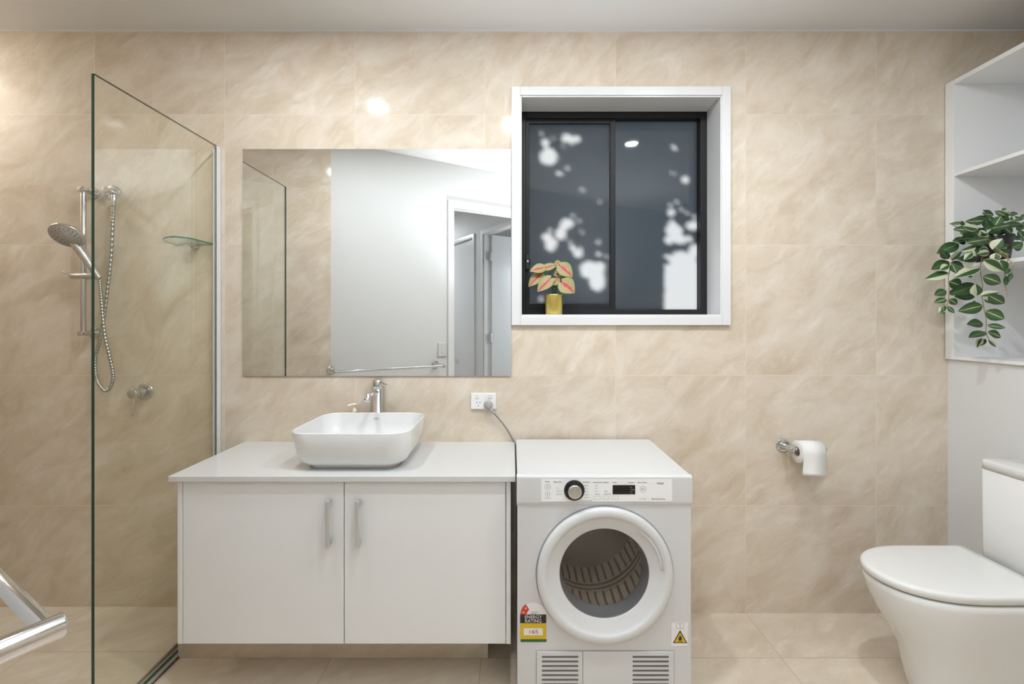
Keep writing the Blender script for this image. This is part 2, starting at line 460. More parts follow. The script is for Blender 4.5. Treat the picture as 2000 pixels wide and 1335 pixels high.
# hallway and bedroom seen in the mirror
QU = 0.22
Q1a, Q1b = 1.25, 1.96      # closed door
Q2a, Q2b = 0.20, 0.985     # open doorway
bm = bmesh.new()
def qb(v0, v1, z0, z1): box(bm, QU, QU + .09, -v1, -v0, z0, z1)
qb(.10, Q2a, -.05, CEIL + .05); qb(Q2b, Q1a, -.05, CEIL + .05); qb(Q1b, 4.5, -.05, CEIL + .05); qb(Q2a, Q2b, DZ + .0, CEIL + .05); qb(Q1a, Q1b, DZ, CEIL + .05)
struct(wframe(new_mesh_obj('wall_hallway_right', bm, M_paint)))
bm = bmesh.new(); box(bm, -.87, -.77, -4.5, -.10, -.05, CEIL + .05)
struct(wframe(new_mesh_obj('wall_hallway_left', bm, M_paint)))
bm = bmesh.new(); box(bm, -.87, 2.75, -4.6, -4.5, -.05, CEIL + .05)
struct(wframe(new_mesh_obj('wall_hallway_end', bm, M_paint)))
bm = bmesh.new(); box(bm, 2.65, 2.75, -4.5, -.10, -.05, CEIL + .05)
struct(wframe(new_mesh_obj('wall_bedroom', bm, M_paint)))
bm = bmesh.new()
for v0, v1 in ((Q1a, Q1b), (Q2a, Q2b)):
    box(bm, QU - .014, QU, -v0, -v0 + .05, 0, DZ + .05); box(bm, QU - .014, QU, -v1 - .05, -v1, 0, DZ + .05); box(bm, QU - .014, QU, -v1, -v0, DZ, DZ + .05)
box(bm, QU, QU + .09, -Q2b, -Q2b + .015, 0, DZ)
o = struct(wframe(new_mesh_obj('trim_3', bm, M_gloss))); bevel(o, .003, 2)

def door_obj(name, x0, x1, y0, y1, z1):
    bm = bmesh.new(); box(bm, x0, x1, y0, y1, 0.01, z1)
    o = wframe(new_mesh_obj(name, bm, M_gloss)); o['kind'] = 'structure'; bevel(o, .002, 2); return o
d1 = door_obj('door_1', QU + .012, QU + .05, -Q1b + .004, -Q1a - .004, DZ - .004)
bm = bmesh.new(); cyl(bm, (QU + .012, -1.885, 1.01), (QU - .035, -1.885, 1.01), .008, 16)
cyl(bm, (QU + .012, -1.885, 1.01), (QU + .004, -1.885, 1.01), .026, 24)
cyl(bm, (QU - .035, -1.893, 1.01), (QU - .035, -1.78, 1.01), .009, 16, .003)
h = new_mesh_obj('door_handle', bm, M_brush, d1, True); h['label'] = 'brushed metal lever'
d2 = door_obj('door_2', QU + .085, QU + .085 + .76, -.980, -.943, DZ - .004)
for hz in (EYE + .72, EYE - .20, .25):
    bm = bmesh.new(); cyl(bm, (QU + .075, -.941, hz - .05), (QU + .075, -.941, hz + .05), .008, 16, .002)
    box(bm, QU + .055, QU + .095, -.945, -.942, hz - .045, hz + .045)
    h = new_mesh_obj('hinge', bm, M_brush, d2); h['label'] = 'dull metal hinge'

# ------------------------------------------------------------------ window
wt = struct(bpy.data.objects.new('window_1', None)); COL.objects.link(wt); wt['label'] = 'window with black sliding frame and white surround'
wt['category'] = 'window'
bm = bmesh.new()
YF = 0.133
def ring(bm, x0, x1, z0, z1, w, y0, y1):
    box(bm, x0, x0 + w, y0, y1, z0, z1); box(bm, x1 - w, x1, y0, y1, z0, z1)
    box(bm, x0 + w, x1 - w, y0, y1, z0, z0 + w); box(bm, x0 + w, x1 - w, y0, y1, z1 - w, z1)
ring(bm, WX0 - .047, WX1 + .045, WZ0 - .049, WZ1 + .047, .040, -.018, 0)
ring(bm, WX0 - .010, WX1 + .010, WZ0 - .010, WZ1 + .010, .010, -.012, YF + .055)
o = new_mesh_obj('window_surround', bm, M_gloss, wt); bevel(o, .002, 2); o['label'] = 'white surround and lining boards'
# black frame at y = .133
dF = D + YF
def fx(px): return (px - 1000) * dF / F
def fz(py): return EYE + (625 - py) * dF / F
bm = bmesh.new()
x0, x1, z0, z1 = WX0, WX1, WZ0, WZ1
box(bm, x0, fx(1027), YF, YF + .06, z0, z1); box(bm, fx(1368), x1, YF, YF + .06, z0, z1)
box(bm, fx(1027), fx(1368), YF, YF + .06, fz(230), z1); box(bm, fx(1027), fx(1368), YF, YF + .06, z0, fz(604))
o = new_mesh_obj('window_frame', bm, M_black, wt); bevel(o, .002, 2); o['label'] = 'black aluminium outer frame'
bm = bmesh.new()
box(bm, fx(1027), fx(1034), YF + .008, YF + .03, fz(605), fz(231)); box(bm, fx(1192.5), fx(1203), YF + .008, YF + .03, fz(605), fz(231))
box(bm, fx(1034), fx(1192.5), YF + .008, YF + .03, fz(239.5), fz(231)); box(bm, fx(1034), fx(1192.5), YF + .008, YF + .03, fz(605), fz(593))
o = new_mesh_obj('sliding_sash', bm, M_black, wt); bevel(o, .0015, 2); o['label'] = 'black sliding sash'
bm = bmesh.new(); box(bm, fx(1032), fx(1195), YF + .018, YF + .021, fz(596), fz(237))
g1 = new_mesh_obj('frosted_pane', bm, M_frost, wt); g1['label'] = 'frosted pane of the sliding sash'
bm = bmesh.new(); box(bm, fx(1198), fx(1372), YF + .042, YF + .045, fz(606), fz(229))
g2 = new_mesh_obj('frosted_pane', bm, M_frost, wt); g2['label'] = 'frosted fixed pane'
bm = bmesh.new()
lx, lz = fx(1030), fz(511)
loft(bm, [rrect(lx + .001, -(lz), .009, .040, .009, 0), rrect(lx + .001, -(lz), .009, .040, .009, .012), rrect(lx + .001, -lz, .007, .036, .007, .016)])
bmesh.ops.transform(bm, matrix=Matrix(((1, 0, 0, 0), (0, 0, -1, YF + .0), (0, -1, 0, 0), (0, 0, 0, 1))), verts=bm.verts)
cyl(bm, (lx + .010, YF - .002, lz - .012), (lx + .010, YF - .002, lz + .012), .006, 12)
latch = new_mesh_obj('sash_latch', bm, M_blackp, wt, False); latch['label'] = 'black latch'
bm = bmesh.new(); cyl(bm, (lx + .001, YF - .014, lz), (lx + .001, YF - .019, lz), .0052, 20, .001)
o = new_mesh_obj('lock_barrel', bm, M_chrome, latch, True); o['label'] = 'small silver lock barrel'

# ------------------------------------------------------------------ tree outside: its gaps throw the patches of sun on the frosted panes
G = [(183, 275, 7, 9), (205, 325, 20, 18), (222, 400, 46, 44), (320, 300, 26, 20), (372, 305, 22, 18), (320, 457, 12, 8), (278, 487, 16, 8),
     (320, 755, 36, 26), (288, 808, 28, 30), (215, 828, 26, 22), (238, 868, 33, 32), (350, 882, 16, 13), (378, 915, 22, 18),
     (487, 915, 13, 9), (487, 850, 11, 9), (440, 1000, 52, 44), (482, 1060, 40, 52), (495, 990, 27, 32), (182, 1155, 10, 20), (408, 575, 10, 8), (495, 640, 9, 9),
     (885, 345, 9, 7), (885, 487, 20, 5), (952, 522, 22, 18), (876, 697, 22, 18), (873, 750, 18, 14), (890, 790, 46, 27), (865, 840, 24, 22),
     (925, 840, 34, 22), (970, 835, 18, 15), (992, 765, 36, 22), (1000, 905, 30, 38), (985, 975, 36, 26), (920, 945, 58, 42)]
G += [(250, 300, 8, 7), (345, 330, 7, 6), (300, 340, 6, 5), (400, 575, 9, 7), (350, 710, 9, 7), (385, 740, 8, 7), (230, 790, 8, 9), (400, 800, 9, 6), (340, 850, 8, 8), (395, 890, 8, 10), (530, 930, 6, 8),
      (905, 640, 7, 9), (930, 680, 8, 7), (960, 700, 9, 6), (1000, 720, 8, 9), (850, 930, 9, 10), (940, 550, 7, 5), (900, 360, 7, 5), (870, 655, 8, 7)]
GB = [(840, 1030, 975, 1300)]
random.seed(7)
k6 = 2.7244
def glass_pt(zx, zy, right):
    yy = YF + (.043 if right else .02); d = D + yy
    px, py = 990 + zx / k6, 160 + zy / k6
    return Vector(((px - 1000) * d / F, yy, EYE + (625 - py) * d / F))
def in_gap(zx, zy, m):
    for (cx, cy, rx, ry) in G:
        if ((zx - cx) / (rx + m)) ** 2 + ((zy - cy) / (ry + m)) ** 2 < 1: return True
    for (a, b_, c_, d_) in GB:
        if a - m < zx < b_ + m and c_ - m < zy < d_: return True
    return False
bm = bmesh.new()
E1 = SUN_TRAVEL.cross(Vector((0, 0, 1))).normalized(); E2 = E1.cross(SUN_TRAVEL).normalized()
def leaf_at(c, r, a):
    tilt = random.uniform(-.5, .5); ax = (E1 * math.cos(a) + E2 * math.sin(a)); ay = (-E1 * math.sin(a) + E2 * math.cos(a))
    ax = (ax + SUN_TRAVEL * tilt * .5)
    pts = [(-1.15, 0), (-.6, .62), (.1, .8), (.7, .5), (1.25, 0), (.7, -.5), (.1, -.8), (-.6, -.62)]
    bm.faces.new([bm.verts.new(c + ax * (p[0] * r) + ay * (p[1] * r)) for p in pts])
for layer, (step, rad) in enumerate(((26, 26), (22, 21), (13, 12), (9, 7.5), (7, 5.5))):
    zy = -40
    while zy < 1330:
        zx = -10
        while zx < 1180:
            x_ = zx + random.uniform(-.5, .5) * step; y_ = zy + random.uniform(-.5, .5) * step
            if not in_gap(x_, y_, rad * .95) and (layer < 2 or in_gap(x_, y_, 52)):
                c = glass_pt(x_, y_, x_ > 580) - SUN_TRAVEL * random.uniform(1.15, 1.45)
                leaf_at(c, rad / k6 * dF / F * 1.12, random.uniform(0, 6.28))
            zx += step
        zy += step
tree = thing('garden_tree', 'leafy garden tree outside the frosted window, seen only as dappled light', 'tree', (-.75, 1.55, 0))
tree.location = (-.75, 1.5, -0.1)
def rel(o, root):
    o.parent = root; o.matrix_parent_inverse = Matrix.Translation(-Vector(root.location)); return o
M_tleaf = mat('tree_leaf', (0.035, 0.07, 0.02), 0.6)
o = rel(raw_obj('foliage', bm, M_tleaf, None, False), tree)
bm = bmesh.new()
ta = glass_pt(588, 960, True) - SUN_TRAVEL * 1.1; tb = glass_pt(837, 960, True) - SUN_TRAVEL * 1.1
wid = (tb - ta).dot(E1); mid_ = (ta + tb) / 2
tube(bm, [Vector((mid_.x, mid_.y, -.1)), Vector((mid_.x, mid_.y, mid_.z - .3)), Vector((mid_.x, mid_.y, mid_.z + .35))], abs(wid) / 2, 20)  # unseen upright added so its shade cuts a straight edge on the pane
rel(new_mesh_obj('shade_trunk', bm, mat('bark', (.10, .075, .05), .9), None, True), tree)

# ------------------------------------------------------------------ mirror
bm = bmesh.new()
mx0, mx1, mz0, mz1 = (474 - 1000) * 2.1166 / F, (998 - 1000) * 2.1166 / F, EYE + (625 - 734) * 2.1166 / F, EYE + (625 - 291) * 2.1166 / F
fs = box(bm, mx0, mx1, -.006, 0, mz0, mz1, 1)
for f in fs:
    if all(abs(v.co.y + .006) < 1e-6 for v in f.verts): f.material_index = 0
o = new_mesh_obj('wall_mirror', bm, [M_mirror, M_edge])
tag(o, 'large frameless rectangular mirror on the tiled wall above the white vanity', 'mirror')

# ------------------------------------------------------------------ vanity
VX0, VX1 = -1.232, 0.0125
VT = EYE - .559
cab = thing('vanity_cabinet', 'white wall-hung two-door vanity cabinet under the washbasin', 'cabinet', (-.61, -.23, .18))
def relm(name, bm, m, root, smooth=False):
    o = new_mesh_obj(name, bm, m, None, smooth); return rel(o, root)
dC = 1.664
def cx(px): return (px - 1000) * dC / F
def cz(py): return EYE + (625 - py) * dC / F
yC = dC - D
CB = cz(1257)
bm = bmesh.new()
box(bm, cx(346.5), cx(356), yC, -.002, CB, VT - .020); box(bm, cx(988.5), cx(997.5), yC, -.002, CB, VT - .020)
box(bm, cx(356), cx(988.5), -.02, -.002, CB, VT - .020); box(bm, cx(356), cx(988.5), yC + .022, -.02, CB, CB + .016)
box(bm, cx(356), cx(988.5), yC + .022, yC + .09, VT - .036, VT - .020)
o = relm('cabinet_body', bm, M_lam, cab); bevel(o, .0008, 1)
for (a, b_) in ((357.2, 671.2), (672.8, 987.4)):
    bm = bmesh.new(); box(bm, cx(a), cx(b_), yC, yC + .018, CB + .001, VT - .023)
    dr = relm('cabinet_door', bm, M_lam, cab); bevel(dr, .001, 2)
    hx = -.657 if a < 500 else -.551
    bm = bmesh.new()
    zt, zb = cz(973), cz(1063)
    box(bm, hx - .006, hx + .006, yC - .030, yC - .022, zb, zt)
    for z_, s in ((zt, -1), (zb, 1)):
        z2 = z_ + s * .020
        vs = [(hx + q * .006, y, z) for q in (-1, 1) for (y, z) in ((yC - .022, z_), (yC - .022, z2), (yC, z2 + s * .004), (yC, z_ + s * .004))]
        q = [bm.verts.new(p) for p in vs]
        for idx in ((0, 1, 2, 3), (7, 6, 5, 4), (0, 4, 5, 1), (1, 5, 6, 2), (2, 6, 7, 3), (3, 7, 4, 0)): bm.faces.new([q[i] for i in idx])
    hd = new_mesh_obj('handle', bm, M_brush, None); hd.parent = dr; hd.matrix_parent_inverse = Matrix.Identity(4)
    hd['label'] = 'brushed metal bow handle'; bevel(hd, .0012, 2)
# stone top
bm = bmesh.new(); box(bm, VX0, VX1, 1.650 - D, 0, VT - .020, VT)
o = new_mesh_obj('stone_worktop', bm, M_stone); bevel(o, .0015, 2)
tag(o, 'white stone worktop over the vanity cabinet, carrying the washbasin', 'worktop')
# tiled plinth below
bm = bmesh.new(); box(bm, -1.335, -.096, 1.842 - D, -.0, 0, .12)
struct(new_mesh_obj('trim_4', bm, M_plinth))

# ------------------------------------------------------------------ washbasin
bx, by = -.6055, -.2475
HX, HY = .2255, .1935
bas = []
prof_out = [(.0, .055, .055, .05), (.012, .050, .048, .055), (.015, .046, .044, .055), (.020, .034, .032, .065), (.032, .021, .020, .072), (.055, .0115, .011, .075), (.10, .004, .004, .075), (.146 - .004, .0, .0, .075), (.146 - .001, .0008, .0008, .074), (.146, .003, .003, .072),
            (.146 - .001, .0052, .0052, .070), (.146 - .004, .006, .006, .069), (.10, .012, .012, .07), (.055, .022, .022, .08), (.035, .045, .045, .09), (.026, .09, .09, .08), (.022, .15, .14, .05)]
bm = bmesh.new()
loft(bm, [rrect(bx, by, HX - a, HY - b_, c_, VT + z, 12) for (z, a, b_, c_) in prof_out])
basin = thing('washbasin', 'white rounded-rectangle ceramic washbasin sitting on the vanity top', 'basin', (bx, by, VT))
rel(new_mesh_obj('bowl', bm, M_cer, None, True), basin)
bm = bmesh.new(); lathe(bm, (bx, by, VT + .0215), (0, 0, 1), [(0, .031), (.003, .031), (.005, .028), (.007, .020), (.008, .002)], 32)
o = rel(new_mesh_obj('drain_plug', bm, M_chrome, None, True), basin); o['label'] = 'chrome drain plug'
bm = bmesh.new(); text_mesh(bm, 'wmk', bx + .0, by + HY - .0165, VT + .118, .009, 'CENTER')
bm.free()
bm = bmesh.new(); box(bm, bx - .010, bx + .010, by + HY - .0158, by + HY - .0135, VT + .121, VT + .1235)
o = rel(new_mesh_obj('maker_mark', bm, M_inkl, None), basin); o['label'] = 'tiny grey mark on the inner rim'

# ------------------------------------------------------------------ tap
tx_, ty_ = -.6105, -.0275
tap = thing('basin_tap', 'tall chrome mixer tap standing behind the washbasin', 'tap', (tx_, ty_, VT))
bm = bmesh.new(); lathe(bm, (tx_, ty_, VT), (0, 0, 1), [(0, .025), (.004, .025), (.005, .0215), (.245, .0215), (.246, .0205), (.248, .0205), (.249, .0215), (.287, .0215), (.289, .0195)], 40)
rel(new_mesh_obj('tap_body', bm, M_chrome, None, True), tap)
bm = bmesh.new()
s0 = Vector((tx_, ty_ - .012, EYE - .322)); s1 = Vector((tx_ - .006, ty_ - .125, EYE - .333))
cyl(bm, s0, s1, .0105, 24, .001); cyl(bm, s1 + Vector((0, .010, .012)), s1 + Vector((-.002, -.006, -.014)), .0145, 24, .002)
rel(new_mesh_obj('spout', bm, M_chrome, None, True), tap)
bm = bmesh.new(); cyl(bm, (tx_ + .012, ty_ - .012, EYE - .278), (tx_ + .052, ty_ - .030, EYE - .289), .0032, 12, .0008)
rel(new_mesh_obj('lever_pin', bm, M_chrome, None, True), tap)

# soap pump, its bottle hidden behind the basin
sx_, sy_ = -.7165, -.026
pump = thing('soap_dispenser', 'cream soap dispenser whose pump head shows above the back rim of the basin', 'soap dispenser', (sx_, sy_, VT))
M_cream = mat('cream_plastic', (0.80, 0.72, 0.60), 0.3)
bm = bmesh.new(); lathe(bm, (sx_, sy_, VT), (0, 0, 1), [(0, .020), (.004, .0225), (.11, .0225), (.125, .018), (.132, .011), (.140, .011)], 28)
rel(new_mesh_obj('bottle', bm, M_cream, None, True), pump)
bm = bmesh.new(); lathe(bm, (sx_, sy_, VT + .138), (0, 0, 1), [(0, .012), (.012, .011), (.018, .006), (.033, .0045), (.035, .010), (.040, .011), (.043, .006)], 24)
pts = catmull([(sx_, sy_, VT + .176), (sx_ - .012, sy_ - .012, VT + .177), (sx_ - .024, sy_ - .024, VT + .172)], 5)
tube(bm, pts, lambda t: .0060 - .002 * t, 12)
rel(new_mesh_obj('pump_head', bm, M_cream, None, True), pump)

# ------------------------------------------------------------------ power outlet and plug
def wx(px): return (px - 1000) * D / F
def wz(py): return EYE + (625 - py) * D / F
out = thing('power_outlet', 'white double power outlet on the tiles under the mirror corner', 'power outlet', (wx(944.5), 0, wz(782)))
bm = bmesh.new(); box(bm, wx(920), wx(969), -.010, 0, wz(798), wz(766.5))
o = rel(new_mesh_obj('face_plate', bm, mat('outlet_white', (.80, .79, .78), .3), None), out); bevel(o, .003, 3)
for sx in (933, 957.5):
    bm = bmesh.new(); box(bm, wx(sx - 3.6), wx(sx + 3.6), -.0128, -.0095, wz(777), wz(769.5))
    o = rel(new_mesh_obj('rocker_switch', bm, M_gloss, None), out); bevel(o, .001, 2)
bm = bmesh.new()
for ax_, az_, an in ((931.5, 785, 25), (937.6, 785, -25), (934.5, 791, 0)):
    c = Vector((wx(ax_), -.0102, wz(az_))); a = math.radians(an)
    q = []
    for sx, sz in ((-1, -1), (1, -1), (1, 1), (-1, 1)):
        dx, dz = sx * .0012, sz * .0036
        q.append(bm.verts.new(c + Vector((dx * math.cos(a) - dz * math.sin(a), 0, dx * math.sin(a) + dz * math.cos(a)))))
    bm.faces.new(q)
r = bmesh.ops.extrude_face_region(bm, geom=bm.faces[:]); bmesh.ops.translate(bm, vec=(0, .0008, 0), verts=[v for v in r['geom'] if isinstance(v, bmesh.types.BMVert)])
o = rel(new_mesh_obj('socket_slots', bm, M_ink, None), out); o['label'] = 'dark pin slots'
plug = thing('dryer_power_cord', 'grey plug and cord running from the power outlet down behind the dryer', 'power cord', (wx(954), -.02, wz(788)))
bm = bmesh.new(); pc = Vector((wx(954.3), -.0105, wz(788)))
lathe(bm, pc, (0, -1, 0), [(0, .0175), (.014, .0200), (.022, .0200), (.026, .018), (.028, .004)], 32)
pd = Vector((.55, -.12, -.8)).normalized()
lathe(bm, pc + Vector((.005, -.016, -.010)), pd, [(0, .0095), (.016, .0085), (.030, .0048), (.036, .0045)], 20)
o = rel(new_mesh_obj('plug', bm, M_grey, None, True), plug)
bm = bmesh.new()
e0 = pc + Vector((.005, -.016, -.010)) + pd * .030
pts = catmull([e0, P(975, 818, 2.098), P(990, 838, 2.104), P(1003, 861, 2.1115), P(1008.8, 875, 2.1135), (.022, -.010, VT - .06), (.05, -.011, VT - .2), (.10, -.012, .35)], 8)
tube(bm, pts, .0033, 10)
rel(new_mesh_obj('cord', bm, M_cord, None, True), plug)

# ------------------------------------------------------------------ clothes dryer
dD = 1.607; yD = dD - D
def qx(px, d=dD): return (px - 1000) * d / F
def qz(py, d=dD): return EYE + (625 - py) * d / F
dry = thing('clothes_dryer', 'white front-loading clothes dryer with round glass door, right of the vanity', 'clothes dryer', (.32, -.27, 0))
ZT = EYE - .541
OPX, OPZ = qx(1181), qz(1121)
RO = 130 / 560.0
def holed_plate(bm, x0, x1, z0, z1, cx_, cz_, R, y, n=64):
    """flat plate with a round hole"""
    inner = []; outer = []
    angs = sorted([2 * math.pi * i / n for i in range(n)] + [math.atan2(zz - cz_, xx - cx_) % (2 * math.pi) for xx in (x0, x1) for zz in (z0, z1)]); n = len(angs)
    for i in range(n):
        a = angs[i]; c, s = math.cos(a), math.sin(a)
        inner.append(bm.verts.new((cx_ + R * c, y, cz_ + R * s)))
        tX = ((x1 - cx_) / c if c > 1e-9 else (x0 - cx_) / c if c < -1e-9 else 1e9); tZ = ((z1 - cz_) / s if s > 1e-9 else (z0 - cz_) / s if s < -1e-9 else 1e9)
        t = min(tX, tZ); outer.append(bm.verts.new((cx_ + t * c, y, cz_ + t * s)))
    for i in range(n): bm.faces.new((inner[i], inner[(i + 1) % n], outer[(i + 1) % n], outer[i]))
    return inner
bm = bmesh.new()
bx0, bx1 = qx(1010.5), qx(1350)
yB = -.025
RH = .200
inner = holed_plate(bm, bx0, bx1, .11, qz(985), OPX, OPZ, RH, yD + .003)
box(bm, bx0, bx1, yD + .003, yD + .02, .02, .11)
box(bm, bx0, bx0 + .004, yD + .0035, yB, .02, ZT - .02); box(bm, bx1 - .004, bx1, yD + .0035, yB, .02, ZT - .02)
box(bm, bx0, bx1, yB - .004, yB, .02, ZT - .02); box(bm, bx0 + .004, bx1 - .004, yD + .0035, yB - .004, .02, .03)
relm('dryer_body', bm, M_steelw, dry)
bm = bmesh.new(); box(bm, qx(1010), qx(1350.5), yD + .012, yB, ZT - .020, ZT)
o = relm('dryer_lid', bm, M_steelw, dry); bevel(o, .004, 3)
# control panel: slightly proud, top edge rounded
bm = bmesh.new()
sec = [(yD + .02, ZT - .001), (yD + .008, ZT - .0005), (yD + .001, ZT - .003), (yD - .003, ZT - .010), (yD - .002, qz(979)), (yD + .000, qz(984)), (yD + .004, qz(987)), (yD + .02, qz(987))]
xa, xb = qx(1009), qx(1352)
L_ = [[bm.verts.new((x, y, z)) for (y, z) in sec] for x in (xa, xb)]
n = len(sec)
for i in range(n): bm.faces.new((L_[0][i], L_[0][(i + 1) % n], L_[1][(i + 1) % n], L_[1][i]))
bm.faces.new(L_[0]); bm.faces.new(L_[1][::-1])
pan = relm('control_panel', bm, M_plast, dry); bevel(pan, .0012, 2)
yP = yD - .003
def sub(name, bm, m, root_part, smooth=False, label=None):
    o = new_mesh_obj(name, bm, m, None, smooth); o.parent = root_part; o.matrix_parent_inverse = Matrix.Identity(4)
    if label: o['label'] = label
    return o
bm = bmesh.new(); box(bm, qx(1057), qx(1312), yP - .0006, yP + .002, qz(978), qz(935))
sub('panel_film', bm, mat('panel_film', (.80, .80, .79), .35), pan, label='pale printed film')
bm = bmesh.new(); box(bm, qx(1196), qx(1240), yP - .0012, yP, qz(964), qz(946))
disp = sub('display', bm, mat('black_display', (.006, .006, .006), .12), pan, label='black display window')
kx, kz = qx(1121.3), qz(956)
bm = bmesh.new(); lathe(bm, (kx, yP - .0005, kz), (0, -1, 0), [(0, .0355), (.003, .0355), (.004, .034), (.002, .026)], 48)
sub('knob_surround', bm, M_blackp, pan, True, 'black dial surround')
bm = bmesh.new(); lathe(bm, (kx, yP - .001, kz), (0, -1, 0), [(0, .0245), (.020, .0235), (.0225, .0222), (.0228, .020)], 48)
sub('program_knob', bm, mat('satin_knob', (.62, .58, .54), .28, metal=1), pan, True, 'satin metal program knob')
# printing
yT = yP - .0010
bm = bmesh.new()
def T(s, px, py, size=.0062, al='LEFT', mi=0, sx=1.0):
    b2 = bmesh.new(); text_mesh(b2, s, qx(px), yT, qz(py), size, al, 0, .00012, sx)
    sub('printed_word', b2, (M_ink, M_inkl)[mi], pan)
T('Power', 1064.5, 940.5); T('Sensor Dry', 1081, 941); T('Time Dry', 1138, 941.5); T('Temperature', 1157, 941.8); T('Others', 1178, 941.8)
T('Delay', 1196.5, 942); T('Progress', 1226, 942); T('Start / Pause', 1245, 942)
for i, s in enumerate(('Iron', 'Cupboard', 'Extra Dry')): T(s, 1086.5, 952.5 + i * 6.0, .0050, mi=1)
for i, s in enumerate(('30 min', '60 min', '90 min', '120 min', '150 min')): T(s, 1141, 947.5 + i * 5.9, .0050, mi=1)
T('Cool Down  Refresh', 1133, 977, .0050, mi=1)
for i, s in enumerate(('High', 'Mid', 'Low', 'Delicate')): T(s, 1162, 948 + i * 5.4, .0050, mi=1)
T('Signal', 1180, 958.5, .0050, mi=1); T('Anti Crease', 1179, 964, .0050, mi=1)
T('Child Lock', 1063, 972.5, .0050, mi=1); T('3 sec. Delay', 1247, 973.5, .0052, mi=1)
T('7kg, Auto-Sensing', 1271.5, 974, .0066)
bm = bmesh.new(); text_mesh(bm, 'Haier', qx(1282), yT, qz(944.5), .0115, 'LEFT', 0, .00012)
sub('brand_lettering', bm, M_ink, pan, label='bold dark brand word')
bm = bmesh.new()
for i, s in enumerate(('Dry', 'Cooling', 'Filter', 'Lock')): text_mesh(bm, s, qx(1230), yP - .0013, qz(951 + i * 4.3), .0048, 'LEFT', 0, .0001)
sub('display_lettering', bm, mat('display_grey', (.35, .35, .35), .5), pan)
def ring_print(bm, cx_, cz_, r0, r1, y, n=28):
    a = [bm.verts.new((cx_ + r0 * math.cos(t), y, cz_ + r0 * math.sin(t))) for t in [2 * math.pi * i / n for i in range(n)]]
    b_ = [bm.verts.new((cx_ + r1 * math.cos(t), y, cz_ + r1 * math.sin(t))) for t in [2 * math.pi * i / n for i in range(n)]]
    for i in range(n): bm.faces.new((a[i], a[(i + 1) % n], b_[(i + 1) % n], b_[i]))
def bar(bm, x0, x1, z0, z1, y): bm.faces.new([bm.verts.new(p) for p in ((x0, y, z0), (x1, y, z0), (x1, y, z1), (x0, y, z1))])
bm = bmesh.new()
ring_print(bm, qx(1069.5), qz(949.5), .0092, .0103, yT); ring_print(bm, qx(1069.5), qz(949.8), .0036, .0044, yT); bar(bm, qx(1069.2), qx(1069.8), qz(950), qz(946.5), yT)
sub('printed_symbol', bm, M_inkl, pan); bm = bmesh.new()
ring_print(bm, qx(1069.5), qz(963.5), .0076, .0086, yT); bar(bm, qx(1069.0), qx(1070.0), qz(966), qz(961), yT)
sub('printed_symbol', bm, M_inkl, pan); bm = bmesh.new()
ring_print(bm, qx(1255), qz(954), .0096, .0107, yT)
bm.faces.new([bm.verts.new(p) for p in ((qx(1252.2), yT, qz(951.5)), (qx(1252.2), yT, qz(956.5)), (qx(1255), yT, qz(954)))])
bar(bm, qx(1255.6), qx(1256.2), qz(956.5), qz(951.5), yT); bar(bm, qx(1257.2), qx(1257.8), qz(956.5), qz(951.5), yT)
sub('printed_symbol', bm, M_inkl, pan)
for sx in (1159, 1176.5, 1194.5):
    bm = bmesh.new()
    a, b_, c_, d_ = qx(sx), qx(sx + 13), qz(974), qz(967)
    w_ = .0006
    bar(bm, a, b_, c_, c_ + w_, yT); bar(bm, a, b_, d_ - w_, d_, yT); bar(bm, a, a + w_, c_, d_, yT); bar(bm, b_ - w_, b_, c_, d_, yT)
    sub('button_outline', bm, M_inkl, pan)

# round door
bm = bmesh.new()
s560 = 1 / 560.0
prof = [(.000, .236), (-.006, .2365), (-.012, .2350), (-.0165, .2310), (-.0190, .2250), (-.0198, .2170), (-.0190, .2095), (-.0172, .2055), (-.0145, .2035), (-.0100, .1950), (-.0045, .1830), (.0005, .1710), (.0040, .1620), (.0055, .1575), (.008, .1560), (.016, .1555)]
lathe(bm, (OPX, yD, OPZ), (0, 1, 0), prof, 96, False, False)
door = relm('door_ring', bm, M_plast, dry, True)
door['label'] = 'white round door ring'
# the grip: a shallow crescent lip on the right of the ring
bm = bmesh.new()
gi = []; go = []
for i in range(21):
    t = math.radians(6 + 48 * i / 20); w = math.sin(math.pi * i / 20) ** .5 * .010 + .0006 if i > 0 else .012
    for R_, L2, yy in ((.192, gi, -.0115), (.192 + w, go, -.0165)):
        L2.append(bm.verts.new((OPX + R_ * math.cos(t), yD + yy, OPZ + R_ * math.sin(t))))
for i in range(20): bm.faces.new((gi[i], gi[i + 1], go[i + 1], go[i]))
ext = bmesh.ops.extrude_face_region(bm, geom=bm.faces[:]); bmesh.ops.translate(bm, vec=(0, .006, 0), verts=[v for v in ext['geom'] if isinstance(v, bmesh.types.BMVert)])
sub('door_grip', bm, mat('grip_grey', (.62, .62, .62), .4), door, True, 'curved grip lip')
# dark seam round the door
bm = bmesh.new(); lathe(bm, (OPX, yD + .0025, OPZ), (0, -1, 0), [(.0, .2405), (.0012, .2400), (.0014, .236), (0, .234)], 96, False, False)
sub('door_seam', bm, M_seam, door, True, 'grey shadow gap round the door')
# inner tunnel and glass bowl
bm = bmesh.new(); lathe(bm, (OPX, yD, OPZ), (0, 1, 0), [(.006, .1562), (.012, .1545), (.03, .149), (.060, .146)], 72, False, False)
o = sub('door_gasket', bm, mat('smoked_rim', (.16, .16, .17), .12), door, True, 'smoky grey inner rim')
bm = bmesh.new(); lathe(bm, (OPX, yD, OPZ), (0, 1, 0), [(.010, .1555), (.0075, .12), (.006, .06), (.0055, .001)], 72, False, False)
sub('door_glass', bm, M_doorglass, door, True, 'smoked convex glass')

